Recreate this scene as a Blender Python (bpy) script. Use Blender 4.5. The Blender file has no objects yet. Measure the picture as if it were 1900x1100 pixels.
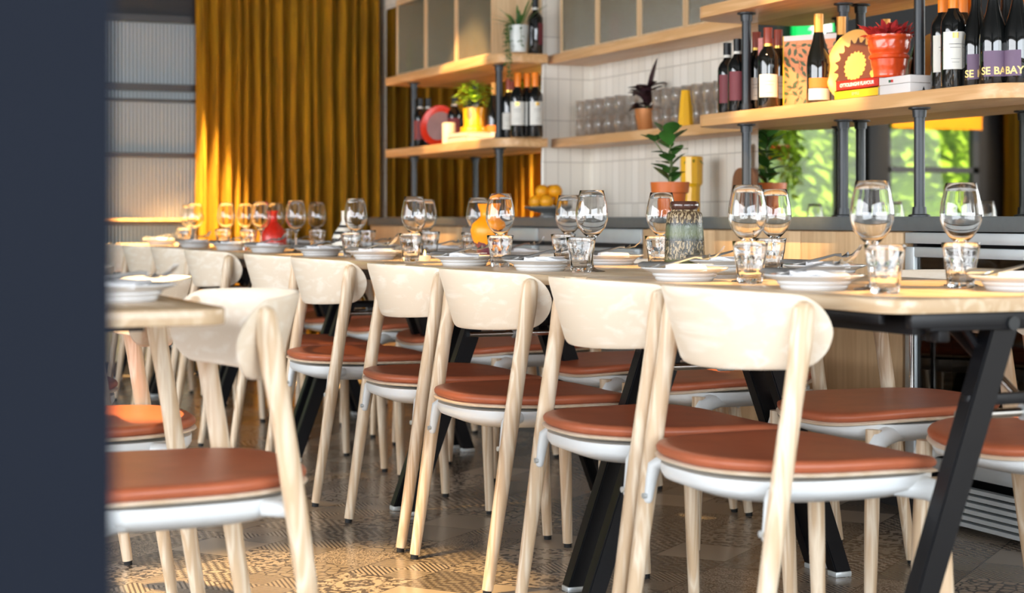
import bpy, bmesh, math, random
from mathutils import Vector, Matrix, noise
random.seed(7)
SC = bpy.context.scene
COL = SC.collection
PI = math.pi
# World axes: x runs from the windows (left) to the bar wall (right), y runs along the long table, z is up.
YAW = math.radians(23.3)
cs, sn = math.cos(YAW), math.sin(YAW)
F = 3200.0
H = 0.90

# ------------------------------------------------------------------ camera, world, lights, exposure
cam_d = bpy.data.cameras.new('camera')
cam_d.sensor_width = 36.0
cam_d.lens = F / 1900.0 * 36.0
cam_d.shift_y = -145.0 / 1900.0
cam_d.clip_start = 0.05
cam_d.clip_end = 200
cam_d.dof.use_dof = True
cam_d.dof.focus_distance = 4.5
cam_d.dof.aperture_fstop = 3.6
cam = bpy.data.objects.new('camera', cam_d)
cam.location = (0, 0, H)
cam.rotation_euler = (PI / 2, 0, -YAW)
COL.objects.link(cam)
SC.camera = cam

SC.view_settings.view_transform = 'Standard'
SC.view_settings.look = 'None'
SC.view_settings.gamma = 1.0
SC.view_settings.use_curve_mapping = False
SC.view_settings.exposure = 0.35

world = bpy.data.worlds.new('sky')
SC.world = world
world.use_nodes = True
wn = world.node_tree.nodes['Background']
wn.inputs[0].default_value = (0.80, 0.90, 1.0, 1)
wn.inputs[1].default_value = 0.9


def area(name, loc, aim, sx, sy, power, color):
    d = bpy.data.lights.new(name, 'AREA')
    d.shape = 'RECTANGLE'
    d.size, d.size_y = sx, sy
    d.energy = power
    d.color = color
    o = bpy.data.objects.new(name, d)
    o.location = loc
    o.rotation_euler = (Vector(aim) - Vector(loc)).to_track_quat('-Z', 'Y').to_euler()
    COL.objects.link(o)
    return o


def spot(name, loc, aim, power, angle, blend=0.35, color=(1.0, 0.64, 0.25), r=0.03):
    d = bpy.data.lights.new(name, 'SPOT')
    d.energy = power
    d.spot_size = math.radians(angle)
    d.spot_blend = blend
    d.color = color
    d.shadow_soft_size = r
    o = bpy.data.objects.new(name, d)
    o.location = loc
    o.rotation_euler = (Vector(aim) - Vector(loc)).to_track_quat('-Z', 'Y').to_euler()
    COL.objects.link(o)
    return o


# daylight through the street windows on the left and behind
area('daylight_left', (-3.3, 2.6, 1.55), (0, 2.6, 1.2), 8.0, 2.1, 380, (0.95, 0.97, 1.0))
area('daylight_front', (0.9, -2.6, 1.55), (0.9, 4.0, 1.0), 5.4, 2.1, 290, (0.86, 0.93, 1.0))
sun_d = bpy.data.lights.new('sun', 'SUN')
sun_d.energy = 8.0
sun_d.angle = math.radians(0.6)
sun_d.color = (1.0, 0.95, 0.82)
sun = bpy.data.objects.new('sun', sun_d)
sun.rotation_euler = (math.radians(42), 0, math.radians(-12))
COL.objects.link(sun)
# warm ceiling spots; the last is added only to light the blind
spot('spot_curtain', (2.16, 9.36, 2.9), (2.18, 9.40, 0.0), 3600, 35, 0.2)
spot('spot_left_shelf', (2.2, 7.2, 2.85), (3.2, 8.05, 1.35), 420, 22, 0.4)
spot('spot_right_shelf', (2.2, 4.3, 2.9), (3.2, 4.9, 1.3), 420, 24, 0.4)
spot('spot_floor', (0.3, 3.6, 2.9), (1.2, 4.05, 0.0), 900, 22, 0.6)
spot('spot_seat', (1.3, 5.6, 2.9), (1.35, 5.6, 0.0), 70, 34, 0.5)
for i, (sx_, sy_) in enumerate(((2.02, 2.66), (1.98, 3.28), (2.34, 3.05), (2.0, 4.88), (2.36, 4.45), (2.05, 5.45), (1.98, 6.45), (2.05, 7.4), (2.1, 8.3))):
    spot('spot_table', (sx_, sy_, 2.9), (sx_, sy_, 0.76), 520, 11, 0.5)
spot('blind_fill_spot', (-0.66, 9.0, 2.7), (-0.66, 9.9, 1.56), 260, 40, 0.5)  # added fill spot without a known lamp, brightens the orange blind


# ------------------------------------------------------------------ materials
def lin(c):
    return tuple((x / 12.92 if x <= 0.04045 else ((x + 0.055) / 1.055) ** 2.4) for x in [v / 255.0 for v in c]) + (1,)


def new_mat(name):
    m = bpy.data.materials.new(name)
    m.use_nodes = True
    nt = m.node_tree
    b = nt.nodes['Principled BSDF']
    return m, nt, b


def plain(name, rgb, rough=0.5, metal=0.0, spec=None, coat=0.0, sheen=0.0, trans=0.0, var=0.06, vscale=8.0, bump=0.0, ior=None):
    m, nt, b = new_mat(name)
    col = lin(rgb)
    b.inputs['Roughness'].default_value = rough
    b.inputs['Metallic'].default_value = metal
    if spec is not None:
        b.inputs['Specular IOR Level'].default_value = spec
    if coat:
        b.inputs['Coat Weight'].default_value = coat
    if sheen:
        b.inputs['Sheen Weight'].default_value = sheen
        b.inputs['Sheen Roughness'].default_value = 0.4
    if trans:
        b.inputs['Transmission Weight'].default_value = trans
    if ior:
        b.inputs['IOR'].default_value = ior
    if var > 0:
        tc = nt.nodes.new('ShaderNodeTexCoord')
        nz = nt.nodes.new('ShaderNodeTexNoise')
        nz.inputs['Scale'].default_value = vscale
        nz.inputs['Detail'].default_value = 4
        nt.links.new(tc.outputs['Object'], nz.inputs['Vector'])
        r = nt.nodes.new('ShaderNodeValToRGB')
        r.color_ramp.elements[0].position = 0.3
        r.color_ramp.elements[1].position = 0.7
        r.color_ramp.elements[0].color = tuple(c * (1 - var) for c in col[:3]) + (1,)
        r.color_ramp.elements[1].color = tuple(min(1, c * (1 + var)) for c in col[:3]) + (1,)
        nt.links.new(nz.outputs['Fac'], r.inputs['Fac'])
        nt.links.new(r.outputs['Color'], b.inputs['Base Color'])
        if bump:
            bp = nt.nodes.new('ShaderNodeBump')
            bp.inputs['Strength'].default_value = bump
            bp.inputs['Distance'].default_value = 0.002
            nt.links.new(nz.outputs['Fac'], bp.inputs['Height'])
            nt.links.new(bp.outputs['Normal'], b.inputs['Normal'])
    else:
        b.inputs['Base Color'].default_value = col
    return m


def wood(name, light, dark, axis, rough=0.45, scale=1.0, fine=0.5, rings=11.0):
    """grain running along axis (0, 1, 2) in object space"""
    m, nt, b = new_mat(name)
    tc = nt.nodes.new('ShaderNodeTexCoord')
    oi = nt.nodes.new('ShaderNodeObjectInfo')
    add = nt.nodes.new('ShaderNodeVectorMath')
    add.operation = 'ADD'
    sc = nt.nodes.new('ShaderNodeVectorMath')
    sc.operation = 'SCALE'
    comb = nt.nodes.new('ShaderNodeCombineXYZ')
    for k in range(3):
        nt.links.new(oi.outputs['Random'], comb.inputs[k])
    nt.links.new(comb.outputs[0], sc.inputs[0])
    sc.inputs['Scale'].default_value = 7.0
    nt.links.new(tc.outputs['Object'], add.inputs[0])
    nt.links.new(sc.outputs[0], add.inputs[1])
    mp = nt.nodes.new('ShaderNodeMapping')
    s = [26.0 * scale] * 3
    s[axis] = 1.9 * scale
    mp.inputs['Scale'].default_value = s
    nt.links.new(add.outputs[0], mp.inputs['Vector'])
    nz = nt.nodes.new('ShaderNodeTexNoise')
    nz.inputs['Scale'].default_value = 1.0
    nz.inputs['Detail'].default_value = 2
    nz.inputs['Distortion'].default_value = 0.4
    nt.links.new(mp.outputs[0], nz.inputs['Vector'])
    # rings from the noise value
    mul = nt.nodes.new('ShaderNodeMath')
    mul.operation = 'MULTIPLY'
    mul.inputs[1].default_value = rings
    nt.links.new(nz.outputs['Fac'], mul.inputs[0])
    fr = nt.nodes.new('ShaderNodeMath')
    fr.operation = 'PINGPONG'
    fr.inputs[1].default_value = 1.0
    nt.links.new(mul.outputs[0], fr.inputs[0])
    mp2 = nt.nodes.new('ShaderNodeMapping')
    s = [330.0 * scale] * 3
    s[axis] = 9.0 * scale
    mp2.inputs['Scale'].default_value = s
    nt.links.new(add.outputs[0], mp2.inputs['Vector'])
    nz2 = nt.nodes.new('ShaderNodeTexNoise')
    nz2.inputs['Scale'].default_value = 1.0
    nt.links.new(mp2.outputs[0], nz2.inputs['Vector'])
    mx = nt.nodes.new('ShaderNodeMath')
    mx.operation = 'MULTIPLY_ADD'
    nt.links.new(nz2.outputs['Fac'], mx.inputs[0])
    mx.inputs[1].default_value = fine
    nt.links.new(fr.outputs[0], mx.inputs[2])
    r = nt.nodes.new('ShaderNodeValToRGB')
    r.color_ramp.elements[0].position = 0.15
    r.color_ramp.elements[1].position = 1.05
    r.color_ramp.elements[0].color = lin(light)
    r.color_ramp.elements[1].color = lin(dark)
    nt.links.new(mx.outputs[0], r.inputs['Fac'])
    nt.links.new(r.outputs['Color'], b.inputs['Base Color'])
    b.inputs['Roughness'].default_value = rough
    return m


def glass(name, tint=(255, 255, 255), rough=0.0, ior=1.45):
    m, nt, b = new_mat(name)
    b.inputs['Base Color'].default_value = lin(tint)
    b.inputs['Transmission Weight'].default_value = 1.0
    b.inputs['Roughness'].default_value = rough
    b.inputs['IOR'].default_value = ior
    return m


def emit(name, rgb, strength):
    m, nt, b = new_mat(name)
    b.inputs['Base Color'].default_value = lin(rgb)
    b.inputs['Emission Color'].default_value = lin(rgb)
    b.inputs['Emission Strength'].default_value = strength
    return m


ASH_L, ASH_D = (234, 217, 193), (206, 177, 143)
M = {}
M['ash_x'] = wood('ash_wood_x', ASH_L, ASH_D, 0)
M['ash_y'] = wood('ash_wood_y', (238, 228, 212), (226, 210, 188), 1, rings=6.0, fine=0.7)
M['ash_z'] = wood('ash_wood_z', ASH_L, ASH_D, 2)
M['ply'] = wood('ply_edge', (238, 222, 200), (224, 202, 172), 1, rings=4.0)
M['table'] = wood('table_ash', (212, 190, 160), (192, 164, 130), 1, rough=0.22, rings=6.0)
M['oak_y'] = wood('oak_shelf', (228, 184, 134), (210, 162, 110), 1, rough=0.4, rings=6.0)
M['oak_z'] = wood('oak_panel', (222, 190, 148), (206, 170, 128), 2, rough=0.45, scale=0.9, rings=5.0)
M['leather'] = plain('cognac_leather', (176, 96, 64), 0.42, var=0.10, vscale=14, bump=0.05)
M['white_metal'] = plain('white_coated_metal', (226, 230, 232), 0.35, var=0.02)
M['steel'] = plain('brushed_steel', (214, 220, 222), 0.45, 0.6, var=0.05)
M['chrome'] = plain('chrome', (215, 215, 215), 0.12, 1.0, var=0.0)
M['cutlery'] = plain('cutlery_steel', (205, 203, 200), 0.28, 1.0, var=0.0)
M['black'] = plain('black_coated_steel', (13, 14, 18), 0.36, spec=0.3, var=0.05)
M['rubber'] = plain('black_rubber', (22, 22, 22), 0.7, var=0.0)
M['pole'] = plain('gunmetal_pole', (58, 60, 62), 0.4, 0.6, var=0.05)
M['navy'] = plain('navy_paint', (15, 20, 30), 0.7, var=0.03, spec=0.1)
M['counter'] = plain('charcoal_stone', (92, 96, 96), 0.4, var=0.06, vscale=40)
M['plinth'] = plain('dark_plinth', (34, 34, 36), 0.5, var=0.03)
M['dark_glass'] = plain('dark_fridge_glass', (20, 20, 22), 0.06, var=0.0, spec=0.8)
M['mirror'] = plain('mirror_silver', (226, 226, 220), 0.015, 1.0, var=0.0)
M['ceiling'] = plain('dark_ceiling', (60, 56, 52), 0.8, var=0.03)
M['wall'] = plain('warm_grey_plaster', (150, 142, 132), 0.8, var=0.03)
M['dark_wall'] = plain('near_black_paint', (30, 30, 34), 0.6, var=0.03)
M['frame_black'] = plain('black_window_frame', (38, 38, 42), 0.4, var=0.02)
M['plate'] = plain('white_porcelain', (212, 213, 214), 0.14, var=0.02, coat=0.4)
M['plate_grey'] = plain('grey_stoneware', (120, 122, 120), 0.3, var=0.05)
M['linen'] = plain('white_linen', (228, 228, 230), 0.85, var=0.04, vscale=60, bump=0.2)
M['glass'] = glass('clear_glass')
def thin_glass(name):
    m, nt, b = new_mat(name)
    out = nt.nodes['Material Output']
    tr = nt.nodes.new('ShaderNodeBsdfTransparent')
    gl = nt.nodes.new('ShaderNodeBsdfGlossy')
    gl.inputs['Roughness'].default_value = 0.04
    gl.inputs['Color'].default_value = (1, 1, 1, 1)
    df = nt.nodes.new('ShaderNodeBsdfTranslucent')
    df.inputs['Color'].default_value = (0.95, 0.97, 0.97, 1)
    m0 = nt.nodes.new('ShaderNodeMixShader')
    m0.inputs[0].default_value = 0.16  # white share put into the clear glass to imitate its bright glints
    lw = nt.nodes.new('ShaderNodeLayerWeight')
    lw.inputs['Blend'].default_value = 0.28
    mx = nt.nodes.new('ShaderNodeMixShader')
    nt.links.new(lw.outputs['Facing'], mx.inputs[0])
    nt.links.new(tr.outputs[0], m0.inputs[1])
    nt.links.new(df.outputs[0], m0.inputs[2])
    nt.links.new(m0.outputs[0], mx.inputs[1])
    nt.links.new(gl.outputs[0], mx.inputs[2])
    nt.links.new(mx.outputs[0], out.inputs['Surface'])
    return m


M['glass2'] = thin_glass('glint_whitened_glass')


def pane_glass(name):
    m, nt, b = new_mat(name)
    out = nt.nodes['Material Output']
    tr = nt.nodes.new('ShaderNodeBsdfTransparent')
    tr.inputs['Color'].default_value = (0.86, 0.93, 0.78, 1)
    gl = nt.nodes.new('ShaderNodeBsdfGlossy')
    gl.inputs['Roughness'].default_value = 0.02
    mx = nt.nodes.new('ShaderNodeMixShader')
    mx.inputs[0].default_value = 0.025
    nt.links.new(tr.outputs[0], mx.inputs[1])
    nt.links.new(gl.outputs[0], mx.inputs[2])
    nt.links.new(mx.outputs[0], out.inputs['Surface'])
    return m


M['pane'] = pane_glass('window_pane_glass')
M['soil'] = plain('potting_soil', (48, 34, 26), 0.95, var=0.2, vscale=60)
M['leaf'] = plain('green_leaf', (62, 110, 44), 0.4, var=0.25, vscale=12)
M['leaf_bright'] = plain('bright_green_leaf', (150, 190, 48), 0.45, var=0.2, vscale=12)
M['leaf_dark'] = plain('dark_purple_leaf', (62, 40, 44), 0.35, var=0.3, vscale=10)
M['leaf_red'] = plain('red_succulent_leaf', (170, 44, 44), 0.4, var=0.4, vscale=30)
M['shrub'] = plain('sunlit_hedge_leaf', (190, 212, 70), 0.5, var=0.25, vscale=3)
M['stem'] = plain('green_stem', (96, 110, 60), 0.6, var=0.1)
M['mustard'] = plain('mustard_ceramic', (238, 178, 24), 0.3, var=0.04, coat=0.3)
M['terracotta'] = plain('orange_glazed_pot', (206, 104, 40), 0.4, var=0.05, coat=0.2)
M['copper'] = plain('copper_pot', (190, 124, 72), 0.42, 0.35, var=0.06)
M['red_pot'] = plain('red_orange_glaze', (218, 78, 30), 0.25, var=0.10, vscale=50, coat=0.5)
M['orange_cap'] = plain('orange_capsule', (240, 128, 16), 0.4, var=0.04)
M['red_cap'] = plain('brick_red_capsule', (150, 62, 40), 0.4, var=0.04)
M['gold'] = plain('gold_foil', (232, 186, 90), 0.3, 0.8, var=0.05)
M['gold_print'] = plain('gold_print', (246, 214, 130), 0.4, 0.1, var=0.02)
M['bottle'] = plain('dark_wine_bottle', (14, 16, 16), 0.05, spec=0.7, var=0.0, coat=0.5)
M['label_white'] = plain('paper_label_white', (222, 218, 208), 0.6, var=0.03)
M['label_purple'] = plain('paper_label_purple', (110, 88, 112), 0.6, var=0.04)
M['label_maroon'] = plain('paper_label_maroon', (120, 50, 56), 0.6, var=0.04)
M['label_orange'] = plain('paper_label_orange', (214, 120, 40), 0.6, var=0.04)
M['ink'] = plain('dark_ink', (70, 66, 66), 0.6, var=0.0)
M['candle'] = plain('cream_wax', (240, 226, 196), 0.5, var=0.02)
M['paper'] = plain('book_pages', (236, 228, 208), 0.8, var=0.03)
M['book_red'] = plain('red_book_cloth', (196, 50, 36), 0.5, var=0.03)
M['book_yellow'] = plain('yellow_book_cloth', (240, 190, 40), 0.5, var=0.03)
M['book_pink'] = plain('pink_book_cloth', (214, 142, 134), 0.5, var=0.15, vscale=40)
M['book_cream'] = plain('cream_book_cloth', (230, 214, 190), 0.5, var=0.03)
M['white_print'] = plain('white_print', (240, 236, 230), 0.6, var=0.0)
M['card'] = plain('white_card_box', (222, 216, 212), 0.6, var=0.02)
M['red_print'] = plain('red_print', (200, 40, 40), 0.6, var=0.0)
M['green_print'] = plain('green_print', (40, 90, 60), 0.6, var=0.0)
M['red_glaze'] = plain('bright_red_glaze', (214, 50, 22), 0.3, var=0.05)
M['red_vase'] = plain('red_carved_vase', (204, 40, 22), 0.35, var=0.12, vscale=60, coat=0.3)
M['plate_deco'] = plain('grey_brown_glaze', (150, 120, 118), 0.3, var=0.15, vscale=12)
M['board'] = wood('walnut_board', (164, 116, 84), (134, 88, 60), 2)
M['lemon'] = plain('orange_peel', (236, 160, 20), 0.45, var=0.08, vscale=40, bump=0.3)
M['tray_wood'] = plain('turned_tray_wood', (226, 176, 96), 0.4, var=0.08, vscale=10)
M['tray_paint'] = plain('brown_tray_paint', (92, 54, 40), 0.5, var=0.06)
M['exit_green'] = emit('exit_sign_green', (20, 190, 90), 1.6)
M['exit_white'] = emit('exit_sign_white', (235, 255, 240), 1.8)
M['awning'] = plain('orange_blind_fabric', (240, 160, 20), 0.8, var=0.04)
M['ground'] = plain('lawn', (140, 160, 70), 0.8, var=0.08, vscale=3)


def math_node(nt, op, a, b_=None, c=None):
    n = nt.nodes.new('ShaderNodeMath')
    n.operation = op
    for i, v in enumerate((a, b_, c)):
        if v is None:
            continue
        if isinstance(v, (int, float)):
            n.inputs[i].default_value = v
        else:
            nt.links.new(v, n.inputs[i])
    return n.outputs[0]


def floor_material():
    m, nt, b = new_mat('patterned_floor_tiles')
    tc = nt.nodes.new('ShaderNodeTexCoord')
    mp = nt.nodes.new('ShaderNodeMapping')
    mp.inputs['Rotation'].default_value = (0, 0, math.radians(51.3))
    mp.inputs['Location'].default_value = (50.03, 50.11, 0)
    nt.links.new(tc.outputs['Object'], mp.inputs['Vector'])
    sp = nt.nodes.new('ShaderNodeSeparateXYZ')
    nt.links.new(mp.outputs[0], sp.inputs[0])
    T = 0.2
    x = math_node(nt, 'DIVIDE', sp.outputs['X'], T)
    y = math_node(nt, 'DIVIDE', sp.outputs['Y'], T)
    row = math_node(nt, 'FLOOR', x)
    # every row slides by its own amount
    off = math_node(nt, 'MULTIPLY', math_node(nt, 'FRACT', math_node(nt, 'MULTIPLY', row, 0.37)), 1.0)
    y2 = math_node(nt, 'ADD', y, off)
    cy = math_node(nt, 'FLOOR', y2)
    fx = math_node(nt, 'FRACT', x)
    fy = math_node(nt, 'FRACT', y2)
    cid = nt.nodes.new('ShaderNodeCombineXYZ')
    nt.links.new(row, cid.inputs[0])
    nt.links.new(cy, cid.inputs[1])
    wnz = nt.nodes.new('ShaderNodeTexWhiteNoise')
    wnz.noise_dimensions = '3D'
    nt.links.new(cid.outputs[0], wnz.inputs['Vector'])
    rnd = wnz.outputs['Value']
    sepc = nt.nodes.new('ShaderNodeSeparateColor')
    nt.links.new(wnz.outputs['Color'], sepc.inputs[0])
    # local tile coordinates mirrored about the centre: symmetric ornament
    ax = math_node(nt, 'ABSOLUTE', math_node(nt, 'SUBTRACT', fx, 0.5))
    ay = math_node(nt, 'ABSOLUTE', math_node(nt, 'SUBTRACT', fy, 0.5))
    loc = nt.nodes.new('ShaderNodeCombineXYZ')
    nt.links.new(ax, loc.inputs[0])
    nt.links.new(ay, loc.inputs[1])
    nt.links.new(math_node(nt, 'MULTIPLY', rnd, 9.0), loc.inputs[2])
    vor = nt.nodes.new('ShaderNodeTexVoronoi')
    vor.feature = 'DISTANCE_TO_EDGE'
    vor.inputs['Scale'].default_value = 7.0
    nt.links.new(loc.outputs[0], vor.inputs['Vector'])
    p1 = math_node(nt, 'LESS_THAN', vor.outputs['Distance'], 0.075)
    nz = nt.nodes.new('ShaderNodeTexNoise')
    nz.inputs['Scale'].default_value = 13.0
    nz.inputs['Detail'].default_value = 1.0
    nt.links.new(loc.outputs[0], nz.inputs['Vector'])
    p2 = math_node(nt, 'GREATER_THAN', nz.outputs['Fac'], 0.53)
    ck = nt.nodes.new('ShaderNodeTexChecker')
    ck.inputs['Scale'].default_value = 14.0
    nt.links.new(loc.outputs[0], ck.inputs['Vector'])
    p3 = ck.outputs['Fac']
    ring = math_node(nt, 'GREATER_THAN', math_node(nt, 'SINE', math_node(nt, 'MULTIPLY', math_node(nt, 'ADD', ax, ay), 75.0)), 0.2)
    nz3 = nt.nodes.new('ShaderNodeTexNoise')
    nz3.inputs['Scale'].default_value = 45.0
    nt.links.new(loc.outputs[0], nz3.inputs['Vector'])
    p5 = math_node(nt, 'GREATER_THAN', nz3.outputs['Fac'], 0.5)
    pats = [p1, p2, p3, ring, p5]
    acc = None
    sel = math_node(nt, 'MULTIPLY', sepc.outputs[0], 6.4)
    for i, p in enumerate(pats):
        w = math_node(nt, 'MULTIPLY', math_node(nt, 'GREATER_THAN', sel, float(i)), math_node(nt, 'LESS_THAN', sel, float(i + 1)))
        t = math_node(nt, 'MULTIPLY', p, w)
        acc = t if acc is None else math_node(nt, 'ADD', acc, t)
    # ground tone of the tile
    r1 = nt.nodes.new('ShaderNodeValToRGB')
    r1.color_ramp.elements[0].color = lin((128, 117, 104))
    r1.color_ramp.elements[1].color = lin((178, 163, 146))
    e = r1.color_ramp.elements.new(0.5)
    e.color = lin((156, 142, 125))
    nt.links.new(sepc.outputs[1], r1.inputs['Fac'])
    r2 = nt.nodes.new('ShaderNodeValToRGB')
    r2.color_ramp.elements[0].color = lin((68, 60, 54))
    r2.color_ramp.elements[1].color = lin((98, 87, 78))
    nt.links.new(sepc.outputs[2], r2.inputs['Fac'])
    mix = nt.nodes.new('ShaderNodeMix')
    mix.data_type = 'RGBA'
    nt.links.new(acc, mix.inputs[0])
    nt.links.new(r1.outputs['Color'], mix.inputs[6])
    nt.links.new(r2.outputs['Color'], mix.inputs[7])
    # joints
    ex = math_node(nt, 'GREATER_THAN', ax, 0.4925)
    ey = math_node(nt, 'GREATER_THAN', ay, 0.494)
    jt = math_node(nt, 'MAXIMUM', ex, ey)
    mix2 = nt.nodes.new('ShaderNodeMix')
    mix2.data_type = 'RGBA'
    nt.links.new(jt, mix2.inputs[0])
    nt.links.new(mix.outputs[2], mix2.inputs[6])
    mix2.inputs[7].default_value = lin((52, 42, 36))
    nt.links.new(mix2.outputs[2], b.inputs['Base Color'])
    nzr = nt.nodes.new('ShaderNodeTexNoise')
    nzr.inputs['Scale'].default_value = 3.0
    nt.links.new(tc.outputs['Object'], nzr.inputs['Vector'])
    rr = math_node(nt, 'MULTIPLY_ADD', nzr.outputs['Fac'], 0.2, 0.12)
    nt.links.new(rr, b.inputs['Roughness'])
    bp = nt.nodes.new('ShaderNodeBump')
    bp.inputs['Strength'].default_value = 0.4
    bp.inputs['Distance'].default_value = 0.001
    bp.invert = True
    nt.links.new(jt, bp.inputs['Height'])
    nt.links.new(bp.outputs['Normal'], b.inputs['Normal'])
    return m


def wall_tile_material():
    """stacked upright white tiles, laid out on y (or x) and z"""
    m, nt, b = new_mat('white_glazed_wall_tiles')
    tc = nt.nodes.new('ShaderNodeTexCoord')
    sp = nt.nodes.new('ShaderNodeSeparateXYZ')
    nt.links.new(tc.outputs['Object'], sp.inputs[0])
    a = math_node(nt, 'DIVIDE', math_node(nt, 'ADD', sp.outputs['X'], sp.outputs['Y']), 0.066)
    c = math_node(nt, 'DIVIDE', math_node(nt, 'ADD', sp.outputs['Z'], 0.03), 0.2)
    fa, fc = math_node(nt, 'FRACT', a), math_node(nt, 'FRACT', c)
    ea = math_node(nt, 'GREATER_THAN', math_node(nt, 'ABSOLUTE', math_node(nt, 'SUBTRACT', fa, 0.5)), 0.475)
    ec = math_node(nt, 'GREATER_THAN', math_node(nt, 'ABSOLUTE', math_node(nt, 'SUBTRACT', fc, 0.5)), 0.49)
    j = math_node(nt, 'MAXIMUM', ea, ec)
    cid = nt.nodes.new('ShaderNodeCombineXYZ')
    nt.links.new(math_node(nt, 'FLOOR', a), cid.inputs[0])
    nt.links.new(math_node(nt, 'FLOOR', c), cid.inputs[1])
    wnz = nt.nodes.new('ShaderNodeTexWhiteNoise')
    nt.links.new(cid.outputs[0], wnz.inputs['Vector'])
    r = nt.nodes.new('ShaderNodeValToRGB')
    r.color_ramp.elements[0].color = lin((226, 219, 206))
    r.color_ramp.elements[1].color = lin((238, 232, 221))
    nt.links.new(wnz.outputs['Value'], r.inputs['Fac'])
    mx = nt.nodes.new('ShaderNodeMix')
    mx.data_type = 'RGBA'
    nt.links.new(j, mx.inputs[0])
    nt.links.new(r.outputs['Color'], mx.inputs[6])
    mx.inputs[7].default_value = lin((186, 178, 166))
    nt.links.new(mx.outputs[2], b.inputs['Base Color'])
    b.inputs['Roughness'].default_value = 0.3
    bp = nt.nodes.new('ShaderNodeBump')
    bp.invert = True
    bp.inputs['Strength'].default_value = 0.3
    bp.inputs['Distance'].default_value = 0.002
    nt.links.new(j, bp.inputs['Height'])
    nt.links.new(bp.outputs['Normal'], b.inputs['Normal'])
    return m


def reeded_material(name, tint, rough, trans, pitch, coord='Y'):
    m, nt, b = new_mat(name)
    tc = nt.nodes.new('ShaderNodeTexCoord')
    sp = nt.nodes.new('ShaderNodeSeparateXYZ')
    nt.links.new(tc.outputs['Object'], sp.inputs[0])
    w = math_node(nt, 'SINE', math_node(nt, 'MULTIPLY', sp.outputs[coord], 2 * PI / pitch))
    bp = nt.nodes.new('ShaderNodeBump')
    bp.inputs['Strength'].default_value = 1.0
    bp.inputs['Distance'].default_value = pitch * 0.12
    nt.links.new(w, bp.inputs['Height'])
    nt.links.new(bp.outputs['Normal'], b.inputs['Normal'])
    b.inputs['Base Color'].default_value = lin(tint)
    b.inputs['Transmission Weight'].default_value = trans
    b.inputs['Roughness'].default_value = rough
    return m


def velvet_material():
    m, nt, b = new_mat('mustard_velvet')
    tc = nt.nodes.new('ShaderNodeTexCoord')
    mp = nt.nodes.new('ShaderNodeMapping')
    mp.inputs['Scale'].default_value = (30, 30, 3)
    nt.links.new(tc.outputs['Object'], mp.inputs['Vector'])
    nz = nt.nodes.new('ShaderNodeTexNoise')
    nz.inputs['Scale'].default_value = 1.0
    nz.inputs['Detail'].default_value = 5
    nt.links.new(mp.outputs[0], nz.inputs['Vector'])
    r = nt.nodes.new('ShaderNodeValToRGB')
    r.color_ramp.elements[0].position = 0.3
    r.color_ramp.elements[1].position = 0.75
    r.color_ramp.elements[0].color = lin((142, 102, 10))
    r.color_ramp.elements[1].color = lin((196, 148, 18))
    nt.links.new(nz.outputs['Fac'], r.inputs['Fac'])
    nt.links.new(r.outputs['Color'], b.inputs['Base Color'])
    b.inputs['Roughness'].default_value = 0.9
    b.inputs['Sheen Weight'].default_value = 0.5
    b.inputs['Sheen Roughness'].default_value = 0.35
    b.inputs['Sheen Tint'].default_value = lin((230, 190, 60))
    return m


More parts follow.
